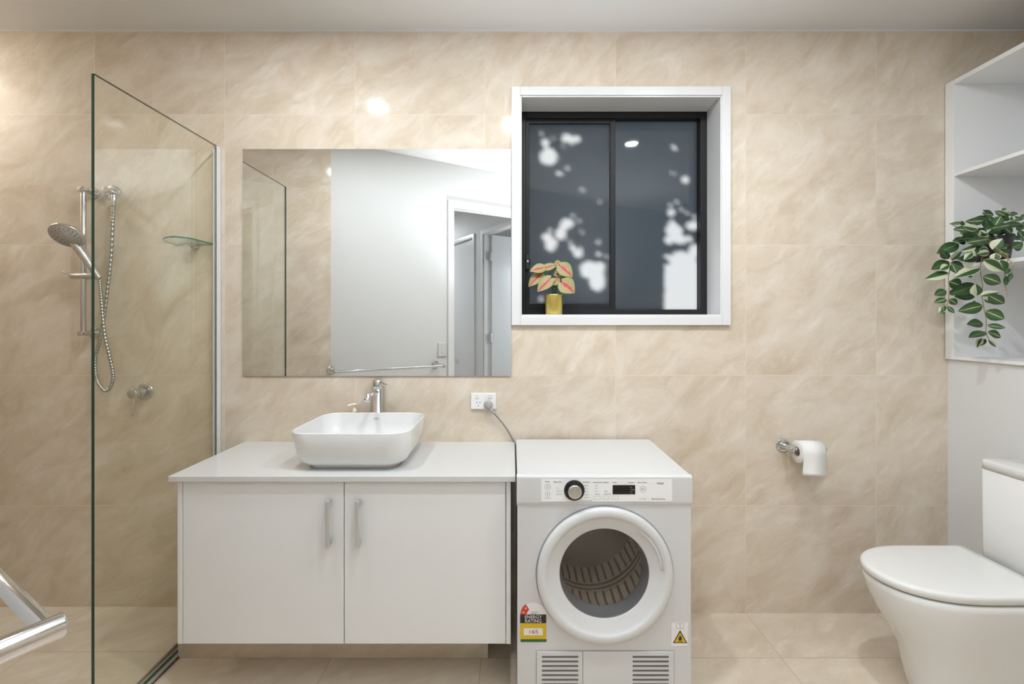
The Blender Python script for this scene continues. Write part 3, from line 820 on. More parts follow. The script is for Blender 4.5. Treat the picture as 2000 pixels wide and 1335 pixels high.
# drum
def drum_mat(name, kind):
    m = bpy.data.materials.new(name); m.use_nodes = True; nt = m.node_tree; L = nt.links; b = nt.nodes['Principled BSDF']
    b.inputs['Metallic'].default_value = .25; b.inputs['Roughness'].default_value = .38
    tc = N(nt, 'ShaderNodeTexCoord'); sp = N(nt, 'ShaderNodeSeparateXYZ'); L.new(tc.outputs['Object'], sp.inputs[0])
    X = math_(nt, 'SUBTRACT', sp.outputs[0], OPX); Z = math_(nt, 'SUBTRACT', sp.outputs[2], OPZ - (-.0)); Y = sp.outputs[1]
    if kind == 'wall':
        a = math_(nt, 'ARCTAN2', Z, X)
        ny = math_(nt, 'MULTIPLY', Y, 1.0)
        no = N(nt, 'ShaderNodeTexNoise'); no.inputs['Scale'].default_value = 9; L.new(tc.outputs['Object'], no.inputs['Vector'])
        aw = math_(nt, 'MULTIPLY_ADD', a, 44.0, math_(nt, 'MULTIPLY', no.outputs['Fac'], 3.0))
        ribs = math_(nt, 'SINE', aw)
        ribm = N(nt, 'ShaderNodeMapRange', interpolation_type='SMOOTHSTEP'); ribm.inputs['From Min'].default_value = -.95; ribm.inputs['From Max'].default_value = -.35; L.new(ribs, ribm.inputs['Value'])
        # bands along the depth
        yb = math_(nt, 'MULTIPLY_ADD', Y, 62.0, 1.0)
        band = math_(nt, 'MULTIPLY_ADD', math_(nt, 'ABSOLUTE', math_(nt, 'ADD', Y, .205)), 14.0, -.62)
        bm_ = N(nt, 'ShaderNodeMapRange', interpolation_type='SMOOTHSTEP'); bm_.inputs['From Min'].default_value = -.35; bm_.inputs['From Max'].default_value = .0; L.new(band, bm_.inputs['Value'])
        fine = math_(nt, 'SINE', math_(nt, 'MULTIPLY', Y, 210.0))
        hgt = math_(nt, 'ADD', math_(nt, 'MULTIPLY', ribm.outputs[0], bm_.outputs[0]), math_(nt, 'MULTIPLY', math_(nt, 'SUBTRACT', 1.0, bm_.outputs[0]), math_(nt, 'MULTIPLY_ADD', fine, .5, .5)))
        cr = N(nt, 'ShaderNodeValToRGB'); cr.color_ramp.elements[0].color = (.32, .26, .20, 1); cr.color_ramp.elements[1].color = (.95, .83, .68, 1)
        L.new(hgt, cr.inputs[0]); L.new(cr.outputs[0], b.inputs['Base Color'])
        bp = N(nt, 'ShaderNodeBump'); bp.inputs['Distance'].default_value = .004; bp.inputs['Strength'].default_value = .8; L.new(hgt, bp.inputs['Height']); L.new(bp.outputs[0], b.inputs['Normal'])
    else:
        # perforations in the back plate, in rings above the centre
        fx_ = math_(nt, 'FRACT', math_(nt, 'MULTIPLY', X, 62.0)); fz_ = math_(nt, 'FRACT', math_(nt, 'MULTIPLY', Z, 62.0))
        dx = math_(nt, 'SUBTRACT', fx_, .5); dz = math_(nt, 'SUBTRACT', fz_, .5)
        rr = math_(nt, 'SQRT', math_(nt, 'ADD', math_(nt, 'MULTIPLY', dx, dx), math_(nt, 'MULTIPLY', dz, dz)))
        dot = math_(nt, 'LESS_THAN', rr, .27)
        ex = math_(nt, 'DIVIDE', math_(nt, 'ADD', X, .045), .085); ez = math_(nt, 'DIVIDE', math_(nt, 'SUBTRACT', Z, .115), .05)
        reg = math_(nt, 'LESS_THAN', math_(nt, 'ADD', math_(nt, 'MULTIPLY', ex, ex), math_(nt, 'MULTIPLY', ez, ez)), 1.0)
        d_ = math_(nt, 'MULTIPLY', dot, reg)
        mx = N(nt, 'ShaderNodeMix', data_type='RGBA'); L.new(d_, mx.inputs['Factor']); mx.inputs[6].default_value = (.55, .49, .45, 1); mx.inputs[7].default_value = (.02, .018, .016, 1)
        L.new(mx.outputs[2], b.inputs['Base Color'])
    return m
DRX, DRZ = OPX, OPZ
bm = bmesh.new(); lathe(bm, (DRX, yD + .03, DRZ), (0, 1, 0), [(0, .200), (.02, .220), (.04, .225), (.435, .225)], 96, False, False)
drum = relm('drum', bm, drum_mat('drum_steel', 'wall'), dry, True); drum['label'] = 'ribbed metal drum seen through the glass'
bm = bmesh.new(); lathe(bm, (DRX, yD + .465, DRZ), (0, -1, 0), [(0, .225), (.002, .21), (.012, .19), (.014, .10), (.010, .09), (.010, .001)], 96, False, False)
sub('drum_back', bm, drum_mat('drum_back_steel', 'back'), drum, True, 'dark perforated back plate')
# lower service panels with vents
for (x0, x1, s0_, s1_) in ((1048, 1138, 1058, 1129.5), (1138.6, 1316, 1235, 1306)):
    bm = bmesh.new(); box(bm, qx(x0), qx(x1), yD - .0015, yD + .004, qz(1362), qz(1271.5))
    vp = relm('vent_panel', bm, M_steelw, dry); bevel(vp, .0012, 2)
    bm = bmesh.new(); 
    box(bm, qx(x0) - .0012, qx(x1) + .0012, yD + .0005, yD + .003, qz(1362) - .001, qz(1271.5) + .0014)
    sub('panel_gap', bm, M_seam, vp)
    for i in range(9):
        bm = bmesh.new(); z_ = qz(1281.3 + i * 8.9)
        loft(bm, [rrect((qx(s0_) + qx(s1_)) / 2, -z_, (qx(s1_) - qx(s0_)) / 2, .0032, .0031, yy, 5) for yy in (0, .001)])
        bmesh.ops.transform(bm, matrix=Matrix(((1, 0, 0, 0), (0, 0, -1, yD - .0013), (0, -1, 0, 0), (0, 0, 0, 1))), verts=bm.verts)
        sub('vent_slot', bm, M_slot, vp)

# energy rating label (dome, wedge, blocks)
yL = yD + .0022
def arc_poly(cx_, cz_, R, a0, a1, n=24, r0=0.0):
    pts = [Vector((cx_ + R * math.cos(math.radians(a0 + (a1 - a0) * i / n)), 0, cz_ + R * math.sin(math.radians(a0 + (a1 - a0) * i / n)))) for i in range(n + 1)]
    if r0: pts += [Vector((cx_ + r0 * math.cos(math.radians(a1 - (a1 - a0) * i / n)), 0, cz_ + r0 * math.sin(math.radians(a1 - (a1 - a0) * i / n)))) for i in range(n + 1)]
    return pts
def flat(bm, pts, y, th=.0003, mi=0):
    a = [bm.verts.new((p[0], y, p[2])) for p in pts]; b_ = [bm.verts.new((p[0], y + th, p[2])) for p in pts]; n = len(a)
    fs = [bm.faces.new(a), bm.faces.new(b_[::-1])] + [bm.faces.new((a[i], b_[i], b_[(i + 1) % n], a[(i + 1) % n])) for i in range(n)]
    for f in fs: f.material_index = mi
def rect(x0, x1, z0, z1): return [(x0, 0, z0), (x1, 0, z0), (x1, 0, z1), (x0, 0, z1)]
C_blk = mat('label_black', (.012, .010, .009), .4); C_yel = mat('label_yellow', (.62, .42, .008), .4); C_grn = mat('label_green', (.01, .10, .03), .4)
C_red = mat('label_red', (.55, .045, .02), .4); C_wht = mat('label_white', (.74, .72, .72), .4); C_dred = mat('label_red_print', (.42, .06, .05), .4)
C_star = mat('label_star', (.85, .40, .32), .4)
bm = bmesh.new()
ex0, ex1 = qx(1016), qx(1067); ecx = (ex0 + ex1) / 2; R_ = (ex1 - ex0) / 2
flat(bm, arc_poly(ecx, qz(1203), R_ * 1.02, 0, 180), yL, mi=0)
flat(bm, rect(ex0, ex1, qz(1217), qz(1200)), yL - .0003, mi=1)
flat(bm, rect(ex0, ex1, qz(1248.3), qz(1217)), yL - .0003, mi=2)
flat(bm, rect(ex0 + .0015, ex1 + .001, qz(1253.5), qz(1248.3)), yL - .0003, mi=3)
flat(bm, rect(qx(1023), qx(1060), qz(1240.5), qz(1227)), yL - .0006, mi=0)
flat(bm, [(qx(1016), 0, qz(1200)), (qx(1028), 0, qz(1200)), (qx(1030), 0, qz(1196)), (qx(1033.5), 0, qz(1190)), (qx(1030), 0, qz(1184.5)), (qx(1026.5), 0, qz(1180)), (qx(1021.5), 0, qz(1185)), (qx(1018), 0, qz(1191.5))], yL - .0003, mi=4)
def star(cx_, cz_, r, y, mi):
    pts = []
    for i in range(10):
        a = math.pi / 2 + i * math.pi / 5; q = r if i % 2 == 0 else r * .45
        pts.append((cx_ + q * math.cos(a), 0, cz_ + q * math.sin(a)))
    flat(bm, pts, y, mi=mi)
star(qx(1027), qz(1188), .0052, yL - .0006, 5); star(qx(1022.5), qz(1196), .0052, yL - .0006, 5)
text_mesh(bm, 'ENERGY', ecx, yL - .0006, qz(1207.8), .0162, 'CENTER', 0, .0001); text_mesh(bm, 'RATING', ecx, yL - .0006, qz(1215.6), .0162, 'CENTER', 0, .0001)
text_mesh(bm, '165', ecx + .0, yL - .0009, qz(1237), .0185, 'CENTER', 6, .0001, 1.3)
for i in range(3): flat(bm, rect(qx(1037), qx(1053 - i * 3), qz(1195.6 + i * 1.8), qz(1195.0 + i * 1.8)), yL - .0003, mi=7)
o = relm('energy_label', bm, [C_wht, C_blk, C_yel, C_grn, C_red, C_star, C_dred, M_inkl], dry); o['label'] = 'energy rating sticker with black, yellow and green bands'
bm = bmesh.new()
flat(bm, rect(qx(1311.5), qx(1344), qz(1262), qz(1215.5)), yL, mi=0)
def tri(px0, px1, pt, ptop, pbot, y, mi): flat(bm, [(qx(px0), 0, qz(pbot)), (qx(px1), 0, qz(pbot)), (qx(pt), 0, qz(ptop))], y, mi=mi)
tri(1314.6, 1343, 1328.7, 1230.8, 1256, yL - .0003, 1); tri(1317.4, 1340.2, 1328.7, 1234.8, 1254.4, yL - .0006, 2)
flat(bm, [(qx(x), 0, qz(y)) for x, y in ((1326.5, 1250.5), (1325, 1247.5), (1325.6, 1244.5), (1327.2, 1245.6), (1327, 1242.5), (1328.8, 1240.3), (1330, 1243), (1331.6, 1244), (1332.4, 1247.5), (1331, 1250.5))], yL - .0009, mi=1)
flat(bm, rect(qx(1325), qx(1332.4), qz(1252.6), qz(1251.6)), yL - .0009, mi=1)
for a, b_ in ((1321, 1328.3), (1329.1, 1336.2)):
    x0, x1, z0, z1 = qx(a), qx(b_), qz(1228), qz(1217); w_ = .0008
    for q in (rect(x0, x1, z0, z0 + w_), rect(x0, x1, z1 - w_, z1), rect(x0, x0 + w_, z0, z1), rect(x1 - w_, x1, z0, z1)): flat(bm, q, yL - .0003, mi=3)
o = relm('warning_label', bm, [C_wht, C_blk, C_yel, M_seam], dry); o['label'] = 'white sticker with yellow flame warning triangle'
for fx_ in (.07, .57):
    for fy_ in (-.07, -.46):
        bm = bmesh.new(); lathe(bm, (fx_, fy_, 0), (0, 0, 1), [(0, .020), (.012, .020), (.014, .016), (.024, .016)], 20)
        o = relm('foot', bm, M_rubber, dry, True)

# ------------------------------------------------------------------ shower: glass, channel, fittings
GX = -1.351
scr = thing('shower_screen', 'tall frameless clear glass shower screen left of the vanity', 'shower screen', (GX, -.3, 0))
bm = bmesh.new()
GT = EYE + .795; gy1 = -.637
fs = box(bm, GX - .005, GX + .005, gy1, -.004, .012, GT, 0)
for f in fs:
    nrm = (f.verts[1].co - f.verts[0].co).cross(f.verts[2].co - f.verts[1].co)
    if abs(nrm.x) < 1e-9: f.material_index = 1
rel(new_mesh_obj('glass_panel', bm, [M_glass, M_gedge], None), scr)
bm = bmesh.new(); box(bm, GX - .011, GX - .006, -.026, 0, .01, GT - .002); box(bm, GX + .006, GX + .011, -.026, 0, .01, GT - .002); box(bm, GX - .011, GX + .011, -.003, 0, .01, GT - .002)
o = rel(new_mesh_obj('wall_channel', bm, M_gloss, None), scr); bevel(o, .001, 2); o['label'] = 'white channel fixed to the tiles'
bm = bmesh.new(); box(bm, GX - .026, GX - .020, -1.30, 0, 0, .014, 1); box(bm, GX - .020, GX - .008, -1.30, 0, 0, .013, 0); box(bm, GX - .008, GX + .004, -1.30, 0, 0, .008, 1)
box(bm, GX + .004, GX + .018, -1.30, 0, 0, .011, 0); box(bm, GX + .018, GX + .021, -1.30, 0, 0, .006, 1)
struct(new_mesh_obj('trim_5', bm, [mat('drain_grate_metal', (.42, .40, .36), .4, metal=.3), mat('drain_gap', (.10, .085, .065), .7)]))

# slide rail
rail = thing('shower_rail', 'chrome vertical shower slide rail on the tiles, seen at the left of the glass edge', 'shower rail', (-1.92, -.054, EYE - .057))
RXx, RY = -1.922, -.056
bm = bmesh.new(); cyl(bm, (RXx, RY, EYE - .066), (RXx, RY, EYE + .598), .0108, 28, .001)
rel(new_mesh_obj('rail_bar', bm, M_chrome, None, True), rail)
for zz in (EYE + .582, EYE - .058):
    bm = bmesh.new(); cyl(bm, (RXx, 0, zz), (RXx, RY - .018, zz), .0122, 28, .001); cyl(bm, (RXx, 0, zz), (RXx, -.006, zz), .024, 32, .002)
    rel(new_mesh_obj('rail_bracket', bm, M_chrome, None, True), rail)
bm = bmesh.new(); zs = EYE + .197
cyl(bm, (RXx - .052, RY - .002, zs), (RXx + .058, RY - .002, zs), .0140, 24, .002)
cyl(bm, (RXx - .050, RY - .010, zs + .004), (RXx - .064, RY - .030, zs + .018), .004, 12, .001)
rel(new_mesh_obj('slider', bm, M_chrome, None, True), rail)
# hand shower
hs = thing('hand_shower', 'chrome round hand shower tilted up in its slider left of the glass edge', 'shower head', P(193, 541, 2.035))
M_face = mat('shower_face_grey', (.47, .45, .42), .35)
hb = P(195, 544, 2.045); ht = P(154, 486, 2.000); hc = P(131.5, 459, 1.975)
bm = bmesh.new()
pts = catmull([hb, P(180, 522, 2.037), P(165, 500, 2.028), P(152, 482, 2.018), P(142, 470, 2.012)], 8)
tube(bm, pts, lambda t: .0115 + .0075 * min(1, t * 1.8), 24)
rel(new_mesh_obj('shower_handle', bm, M_chrome, None, True), hs)
nrm = Vector((.13, -.69, -.78)).normalized()
bm = bmesh.new(); lathe(bm, hc - nrm * .016, nrm, [(-.010, .020), (.002, .045), (.010, .060), (.018, .064), (.024, .062), (.025, .058)], 48)
hd = rel(new_mesh_obj('shower_rose', bm, M_chrome, None, True), hs)
a_, b_, c_ = frame_of(nrm)
bm = bmesh.new(); lathe(bm, hc + nrm * .0085, nrm, [(0, .057), (.001, .056), (.0015, .020), (.003, .018), (.003, .001)], 48)
o = sub('spray_face', bm, M_face, hd, True, 'grey spray face'); o.matrix_parent_inverse = Matrix.Identity(4)
bm = bmesh.new()
for k, (rr, nn) in enumerate(((.028, 10), (.039, 16), (.049, 20))):
    for i in range(nn):
        t = 2 * math.pi * (i + .5 * (k % 2)) / nn; p = hc + nrm * .0095 + (b_ * math.cos(t) + c_ * math.sin(t)) * rr
        lathe(bm, p, nrm, [(0, .0022), (.0025, .0014)], 8)
o = sub('nozzles', bm, mat('nozzle_grey', (.22, .20, .19), .5), hd, True, 'dark spray nozzles')
# hose
hose = thing('shower_hose', 'ribbed metal shower hose looping from the wall outlet to the hand shower', 'shower hose', P(222, 400, 2.07))
def hose_mat():
    m = mat('hose_metal', (.46, .45, .43), .32, metal=1); return m
pl = [(222.5, 388, 2.080), (222, 404, 2.080), (220, 436, 2.08), (217, 499, 2.08), (211, 555, 2.08), (204, 612, 2.08), (194, 668, 2.082), (185.5, 703, 2.085), (188.5, 738, 2.08), (202, 761, 2.07), (214, 758, 2.065),
      (221, 735, 2.06), (215, 700, 2.055), (205, 657, 2.05), (200, 612, 2.048), (197, 575, 2.046), (194.5, 546, 2.045)]
pts = catmull([P(*q) for q in pl], 40)
bm = bmesh.new(); tube(bm, pts, lambda t: .0068 + .0011 * math.sin(t * 640), 12)
rel(new_mesh_obj('hose', bm, hose_mat(), None, True), hose)
outl = thing('hose_outlet', 'round chrome wall elbow the shower hose hangs from', 'wall outlet', (wx(222), 0, wz(377)))
bm = bmesh.new(); ox, oz = wx(222), wz(376)
cyl(bm, (ox, 0, oz), (ox, -.008, oz), .0315, 36, .002); cyl(bm, (ox, 0, oz), (ox, -.050, oz), .0135, 24, .002)
rel(new_mesh_obj('outlet_flange', bm, M_chrome, None, True), outl)
bm = bmesh.new(); a = P(222.3, 381, 2.080); b_ = P(222, 403, 2.080); cyl(bm, a, b_, .0098, 20, .001)
rel(new_mesh_obj('hose_nut', bm, M_chrome, None, True), outl)
# mixer
mxr = thing('shower_mixer', 'round chrome shower mixer handle on the tiles behind the glass', 'shower mixer', (wx(284), 0, wz(764)))
mxx, mzz = wx(284), wz(764)
bm = bmesh.new(); lathe(bm, (mxx, 0, mzz), (0, -1, 0), [(0, .038), (.004, .038), (.006, .035), (.008, .028)], 48)
rel(new_mesh_obj('mixer_plate', bm, M_chrome, None, True), mxr)
bm = bmesh.new(); lathe(bm, (mxx, -.006, mzz), (0, -1, 0), [(0, .021), (.040, .021), (.041, .0195), (.043, .0195), (.044, .0215), (.070, .0215), (.072, .019)], 40)
kb = rel(new_mesh_obj('mixer_knob', bm, M_chrome, None, True), mxr)
bm = bmesh.new(); cyl(bm, (mxx, -.066, mzz - .018), (mxx, -.072, mzz - .098), .0028, 12, .0008)
sub('lever_pin', bm, M_chrome, kb, True)
# glass soap shelf
shf = thing('glass_shelf', 'small clear glass shelf with green edge on the shower tiles', 'shelf', (-1.44, -.08, EYE + .345))
ol = [(-1.545, 0), (-1.537, .06), (-1.520, .11), (-1.492, .155), (-1.458, .187), (-1.425, .203), (-1.400, .208), (-1.3625, .17), (-1.3625, 0)]
oc = [Vector((p[0], p[1], 0)) for p in ol]
bm = bmesh.new(); z0 = EYE + .343
a = [bm.verts.new((p.x, -p.y, z0)) for p in oc]; b_ = [bm.verts.new((p.x, -p.y, z0 + .007)) for p in oc]
bm.faces.new(a); bm.faces.new(b_[::-1]); n = len(a)
for i in range(n): f = bm.faces.new((a[i], b_[i], b_[(i + 1) % n], a[(i + 1) % n])); f.material_index = 1
rel(new_mesh_obj('glass_plate', bm, [M_shelfglass, mat('shelf_green_edge', (.02, .16, .09), .15)], None), shf)
bm = bmesh.new(); cyl(bm, (-1.452, 0, z0 - .004), (-1.452, -.030, z0 - .004), .013, 24, .002); box(bm, -1.474, -1.430, -.055, -.020, z0 - .006, z0 - .0005)
o = rel(new_mesh_obj('shelf_bracket', bm, M_chrome, None), shf); bevel(o, .002, 2)

# ------------------------------------------------------------------ toilet roll
hol = thing('toilet_roll_holder', 'chrome arm toilet roll holder on the tiles right of the dryer', 'toilet roll holder', (wx(1528), 0, wz(868)))
hx_, hz_ = wx(1528), wz(868)
bm = bmesh.new(); cyl(bm, (hx_, 0, hz_), (hx_, -.008, hz_), .0295, 36, .002); cyl(bm, (hx_, 0, hz_), (hx_, -.085, hz_), .0115, 24, .003)
rel(new_mesh_obj('holder_flange', bm, M_chrome, None, True), hol)
bm = bmesh.new(); cyl(bm, (hx_ - .006, -.075, hz_), (hx_ + .150, -.075, hz_), .0085, 24, .001)
rel(new_mesh_obj('holder_arm', bm, M_chrome, None, True), hol)
RL, RR_, ry_, rz_, rad = 1.266, 1.366, -.075, hz_ - .0105, .0485
roll = thing('toilet_roll', 'white toilet paper roll with a loose sheet hanging from its holder', 'toilet roll', (1.31, ry_, rz_ - rad))
bm = bmesh.new()
lathe(bm, (RL, ry_, rz_), (1, 0, 0), [(0, .021), (0, rad - .0015), (.0015, rad), (.0985, rad), (.1, rad - .0015), (.1, .021)], 64, False, False)
rel(new_mesh_obj('paper', bm, M_paper, None, True), roll)
bm = bmesh.new(); lathe(bm, (RL + .0005, ry_, rz_), (1, 0, 0), [(0, .0212), (.099, .0212), (.099, .0198), (0, .0198), (0, .0212)], 40, False, False)
o = rel(new_mesh_obj('core', bm, M_card, None, True), roll); o['label'] = 'brown cardboard core'
bm = bmesh.new()
shp = []
for i in range(14):
    t = math.radians(150 - 150 * i / 13); shp.append((ry_ - (rad + .0012) * math.sin(math.radians(90 * i / 13)), rz_ + (rad + .0012) * math.cos(math.radians(90 * i / 13))))
for i in range(1, 9): shp.append((ry_ - rad - .0012 + .002 * math.sin(i / 8 * 3), rz_ - .088 * i / 8))
for th in (0, 1):
    pass
Lr = [[bm.verts.new((x + (-.006 * max(0, (k - 13)) / 8 if j == 0 else 0), y, z + (.0 if j == 0 else -.008 * max(0, k - 13) / 8))) for k, (y, z) in enumerate(shp)] for j, x in enumerate((RL + .001, RR_ - .001))]
for k in range(len(shp) - 1): bm.faces.new((Lr[0][k], Lr[0][k + 1], Lr[1][k + 1], Lr[1][k]))
so = rel(raw_obj('loose_sheet', bm, M_paper, None, True), roll)
so.modifiers.new('thick', 'SOLIDIFY').thickness = .0006

# ------------------------------------------------------------------ toilet
TY = 1.656 - D                       # centre line
toi = thing('toilet', 'white close-coupled toilet with closed lid against the right wall', 'toilet', (1.65, TY, 0))
def dshape(xt, xs, xb, hw, z, n=28, p=2.15, hb=None):
    """plan outline: straight sides from xb to xs, rounded nose at xt"""
    hb = hb or hw; pts = []
    for i in range(n + 1):
        a = math.pi / 2 + math.pi * i / n
        c, s = math.cos(a), math.sin(a)
        pts.append(Vector((xs + (xs - xt) * (-(abs(c) ** (2 / p))), TY + hw * math.copysign(abs(s) ** (2 / p), s), z)))
    r = .012
    for i in range(6):
        a = math.radians(-90 + 90 * i / 5); pts.append(Vector((xb - r + r * math.cos(a), TY - hb + r + r * math.sin(a), z)))
    for i in range(6):
        a = math.radians(90 * i / 5); pts.append(Vector((xb - r + r * math.cos(a), TY + hb - r + r * math.sin(a), z)))
    return pts
LZ = EYE - .89
bm = bmesh.new()
loft(bm, [dshape(1.296, 1.54, 1.782, .168, LZ - .030), dshape(1.288, 1.54, 1.786, .1755, LZ - .026), dshape(1.2875, 1.54, 1.786, .176, LZ - .010), dshape(1.290, 1.54, 1.784, .1745, LZ - .004), dshape(1.297, 1.54, 1.780, .170, LZ - .0008), dshape(1.31, 1.54, 1.75, .160, LZ), dshape(1.40, 1.56, 1.70, .09, LZ + .001)])
lid = relm('toilet_lid', bm, M_cer, toi, True)
bm = bmesh.new(); loft(bm, [dshape(1.300, 1.545, 1.766, .166, LZ - .036), dshape(1.300, 1.545, 1.766, .166, LZ - .0285)])
o = relm('seat_gap', bm, M_seam, toi, False); 
bm = bmesh.new()
loft(bm, [dshape(1.462, 1.60, 2.0, .112, 0), dshape(1.452, 1.60, 2.0, .120, .012), dshape(1.448, 1.60, 2.0, .122, .022), dshape(1.435, 1.60, 2.0, .126, .07), dshape(1.412, 1.59, 2.0, .135, .17), dshape(1.378, 1.57, 2.0, .147, .235),
          dshape(1.338, 1.56, 2.0, .160, .30), dshape(1.308, 1.55, 2.0, .170, .36), dshape(1.296, 1.545, 2.0, .1745, .40), dshape(1.294, 1.545, 2.0, .175, LZ - .038), dshape(1.300, 1.545, 2.0, .171, LZ - .035)])
relm('toilet_bowl', bm, M_cer, toi, True)
bm = bmesh.new()
CX0 = 1.840; cyf, cyn = -.306, -.640
def crect(x0, e, z): 
    cxm = (x0 + 2.003) / 2; return rrect(cxm, (cyf + cyn) / 2, (2.003 - x0) / 2, (cyf - cyn) / 2 + e, .02, z, 6)
loft(bm, [crect(CX0 + .001, -.002, LZ - .036), crect(CX0 + .001, -.002, LZ), crect(CX0, 0, EYE - .3135 * 1.85)])
relm('cistern', bm, M_cer, toi, True)
bm = bmesh.new(); z_ = EYE - .3135 * 1.85
loft(bm, [crect(CX0 + .004, -.004, z_ + .001), crect(CX0 + .004, -.004, z_ + .003), crect(CX0, .0, z_ + .0035), crect(CX0, .0, z_ + .032), crect(CX0 + .002, -.002, z_ + .0355), crect(CX0 + .006, -.005, z_ + .037)])
cl = relm('cistern_lid', bm, M_cer, toi, True)
bm = bmesh.new(); lathe(bm, (1.93, TY, z_ + .037), (0, 0, 1), [(0, .024), (.003, .024), (.004, .021), (.005, .001)], 32)
sub('flush_button', bm, M_chrome, cl, True, 'chrome flush button')
for s in (-1, 1):
    bm = bmesh.new(); cyl(bm, (1.80, TY + s * .075 - .015, LZ - .022), (1.80, TY + s * .075 + .015, LZ - .022), .008, 20, .002)
    relm('lid_hinge', bm, M_chrome, toi, True)

# ------------------------------------------------------------------ recessed shelving
SX = 1.992
sh = thing('shelving_unit', 'white open shelving recessed in the right wall above the toilet', 'shelves', (2.15, -.5, NZ0))
bm = bmesh.new(); SB = 2.415
box(bm, SX, SB, -.045, NY0, NZ0, NZ1); box(bm, SX, SB, NY1 + .002, NY1 + .044, NZ0, NZ1)
box(bm, SX, SB, NY1 + .044, -.045, NZ1 - .020, NZ1); box(bm, SX, SB, NY1 + .044, -.045, NZ0, NZ0 + .014)
box(bm, SB - .012, SB, NY1 + .044, -.045, NZ0 + .014, NZ1 - .020)
o = relm('shelf_carcass', bm, M_lam, sh); bevel(o, .0008, 1)
for zt in (EYE + .664, EYE + .247):
    bm = bmesh.new(); box(bm, SX + .001, SB - .012, NY1 + .044, -.045, zt - .016, zt)
    o = relm('shelf_board', bm, M_lam, sh); bevel(o, .0008, 1)

# ------------------------------------------------------------------ leaves
def add_leaf(bm, base, tip, width, face, mi=0, fold=.18, curl=.0, asym=0.0, shape=1.0, n=8, heart=False):
    uvl = bm.loops.layers.uv.verify()
    base, tip = Vector(base), Vector(tip); ax = (tip - base); Ln = ax.length; ax.normalize()
    f = Vector(face); f = (f - ax * f.dot(ax)).normalized(); sd = ax.cross(f).normalized()
    cols = (-1, -.55, 0, .55, 1); rows = []
    for i in range(n + 1):
        t = i / n
        if heart: w = math.sin(math.pi * min(1, t ** .62)) ** .8 if 0 < t < 1 else (0.0 if t == 1 else .25)
        else: w = math.sin(math.pi * t ** .85) ** .85 if 0 < t < 1 else 0.0
        w = max(w, .02) * width / 2 * shape
        row = []
        for c in cols:
            p = base + ax * (Ln * t) + sd * (c * w) + f * (abs(c) * w * fold - curl * Ln * (t - .3) ** 2)
            if heart and t < .25: p -= ax * (Ln * .16 * abs(c) * (1 - t / .25))
            row.append((bm.verts.new(p), abs(c + asym), t))
        rows.append(row)
    for i in range(n):
        for j in range(4):
            q = (rows[i][j], rows[i][j + 1], rows[i + 1][j + 1], rows[i + 1][j])
            fc = bm.faces.new([x[0] for x in q]); fc.material_index = mi; fc.smooth = True
            for lp, x in zip(fc.loops, q): lp[uvl].uv = (min(1.0, x[1]), x[2])

# trailing plant
K = 3.9268
random.seed(11)
plant = thing('trailing_plant', 'variegated trailing plant in a black pot spilling over the white shelf edge', 'plant', (2.055, -.145, EYE + .248))
PC = Vector((2.058, -.150, EYE + .2475))
bm = bmesh.new(); lathe(bm, PC, (0, 0, 1), [(0, .048), (.004, .052), (.085, .062), (.095, .066), (.105, .066), (.105, .060), (.085, .056), (.080, .001)], 40)
o = rel(new_mesh_obj('pot', bm, M_blackp, None, True), plant); o['label'] = 'black plastic pot'
def zp(zx, zy, d=None, hang=True):
    px, py = 1780 + zx / K, 380 + zy / K
    lim = 1.955 * F / max(px - 1000, 1)
    if d is None: d = min(1.975, lim)
    return P(px, py, d)
vines = [
    [(560, 420), (545, 470), (533, 520), (530, 600), (545, 690), (540, 760), (550, 830), (562, 900), (575, 960), (572, 1040), (585, 1090), (610, 1130)],
    [(480, 400), (400, 430), (330, 480), (300, 560), (285, 640), (290, 720), (285, 800), (270, 860)],
    [(640, 400), (700, 440), (740, 480), (725, 560), (712, 640), (725, 720), (738, 770)],
    [(700, 440), (760, 510), (778, 560), (765, 620), (735, 690)],
    [(480, 400), (420, 330), (380, 270), (300, 222)], [(600, 380), (640, 260), (690, 150)], [(650, 400), (740, 330), (830, 345), (864, 350)], [(600, 380), (560, 270), (620, 140)],
]
bm = bmesh.new()
for vn in vines[:4]:
    pts = [PC + Vector((-.045, .0, .098))] + [zp(*q) for q in vn[1:]]
    tube(bm, catmull(pts, 5), .0016, 6)
for vn in vines[4:]:
    pts = [PC + Vector((0, .0, .09))] + [zp(q[0], q[1], 1.945) for q in vn[1:]]
    tube(bm, catmull(pts, 5), .0016, 6)
rel(new_mesh_obj('vine_stems', bm, M_stem, None, True), plant)
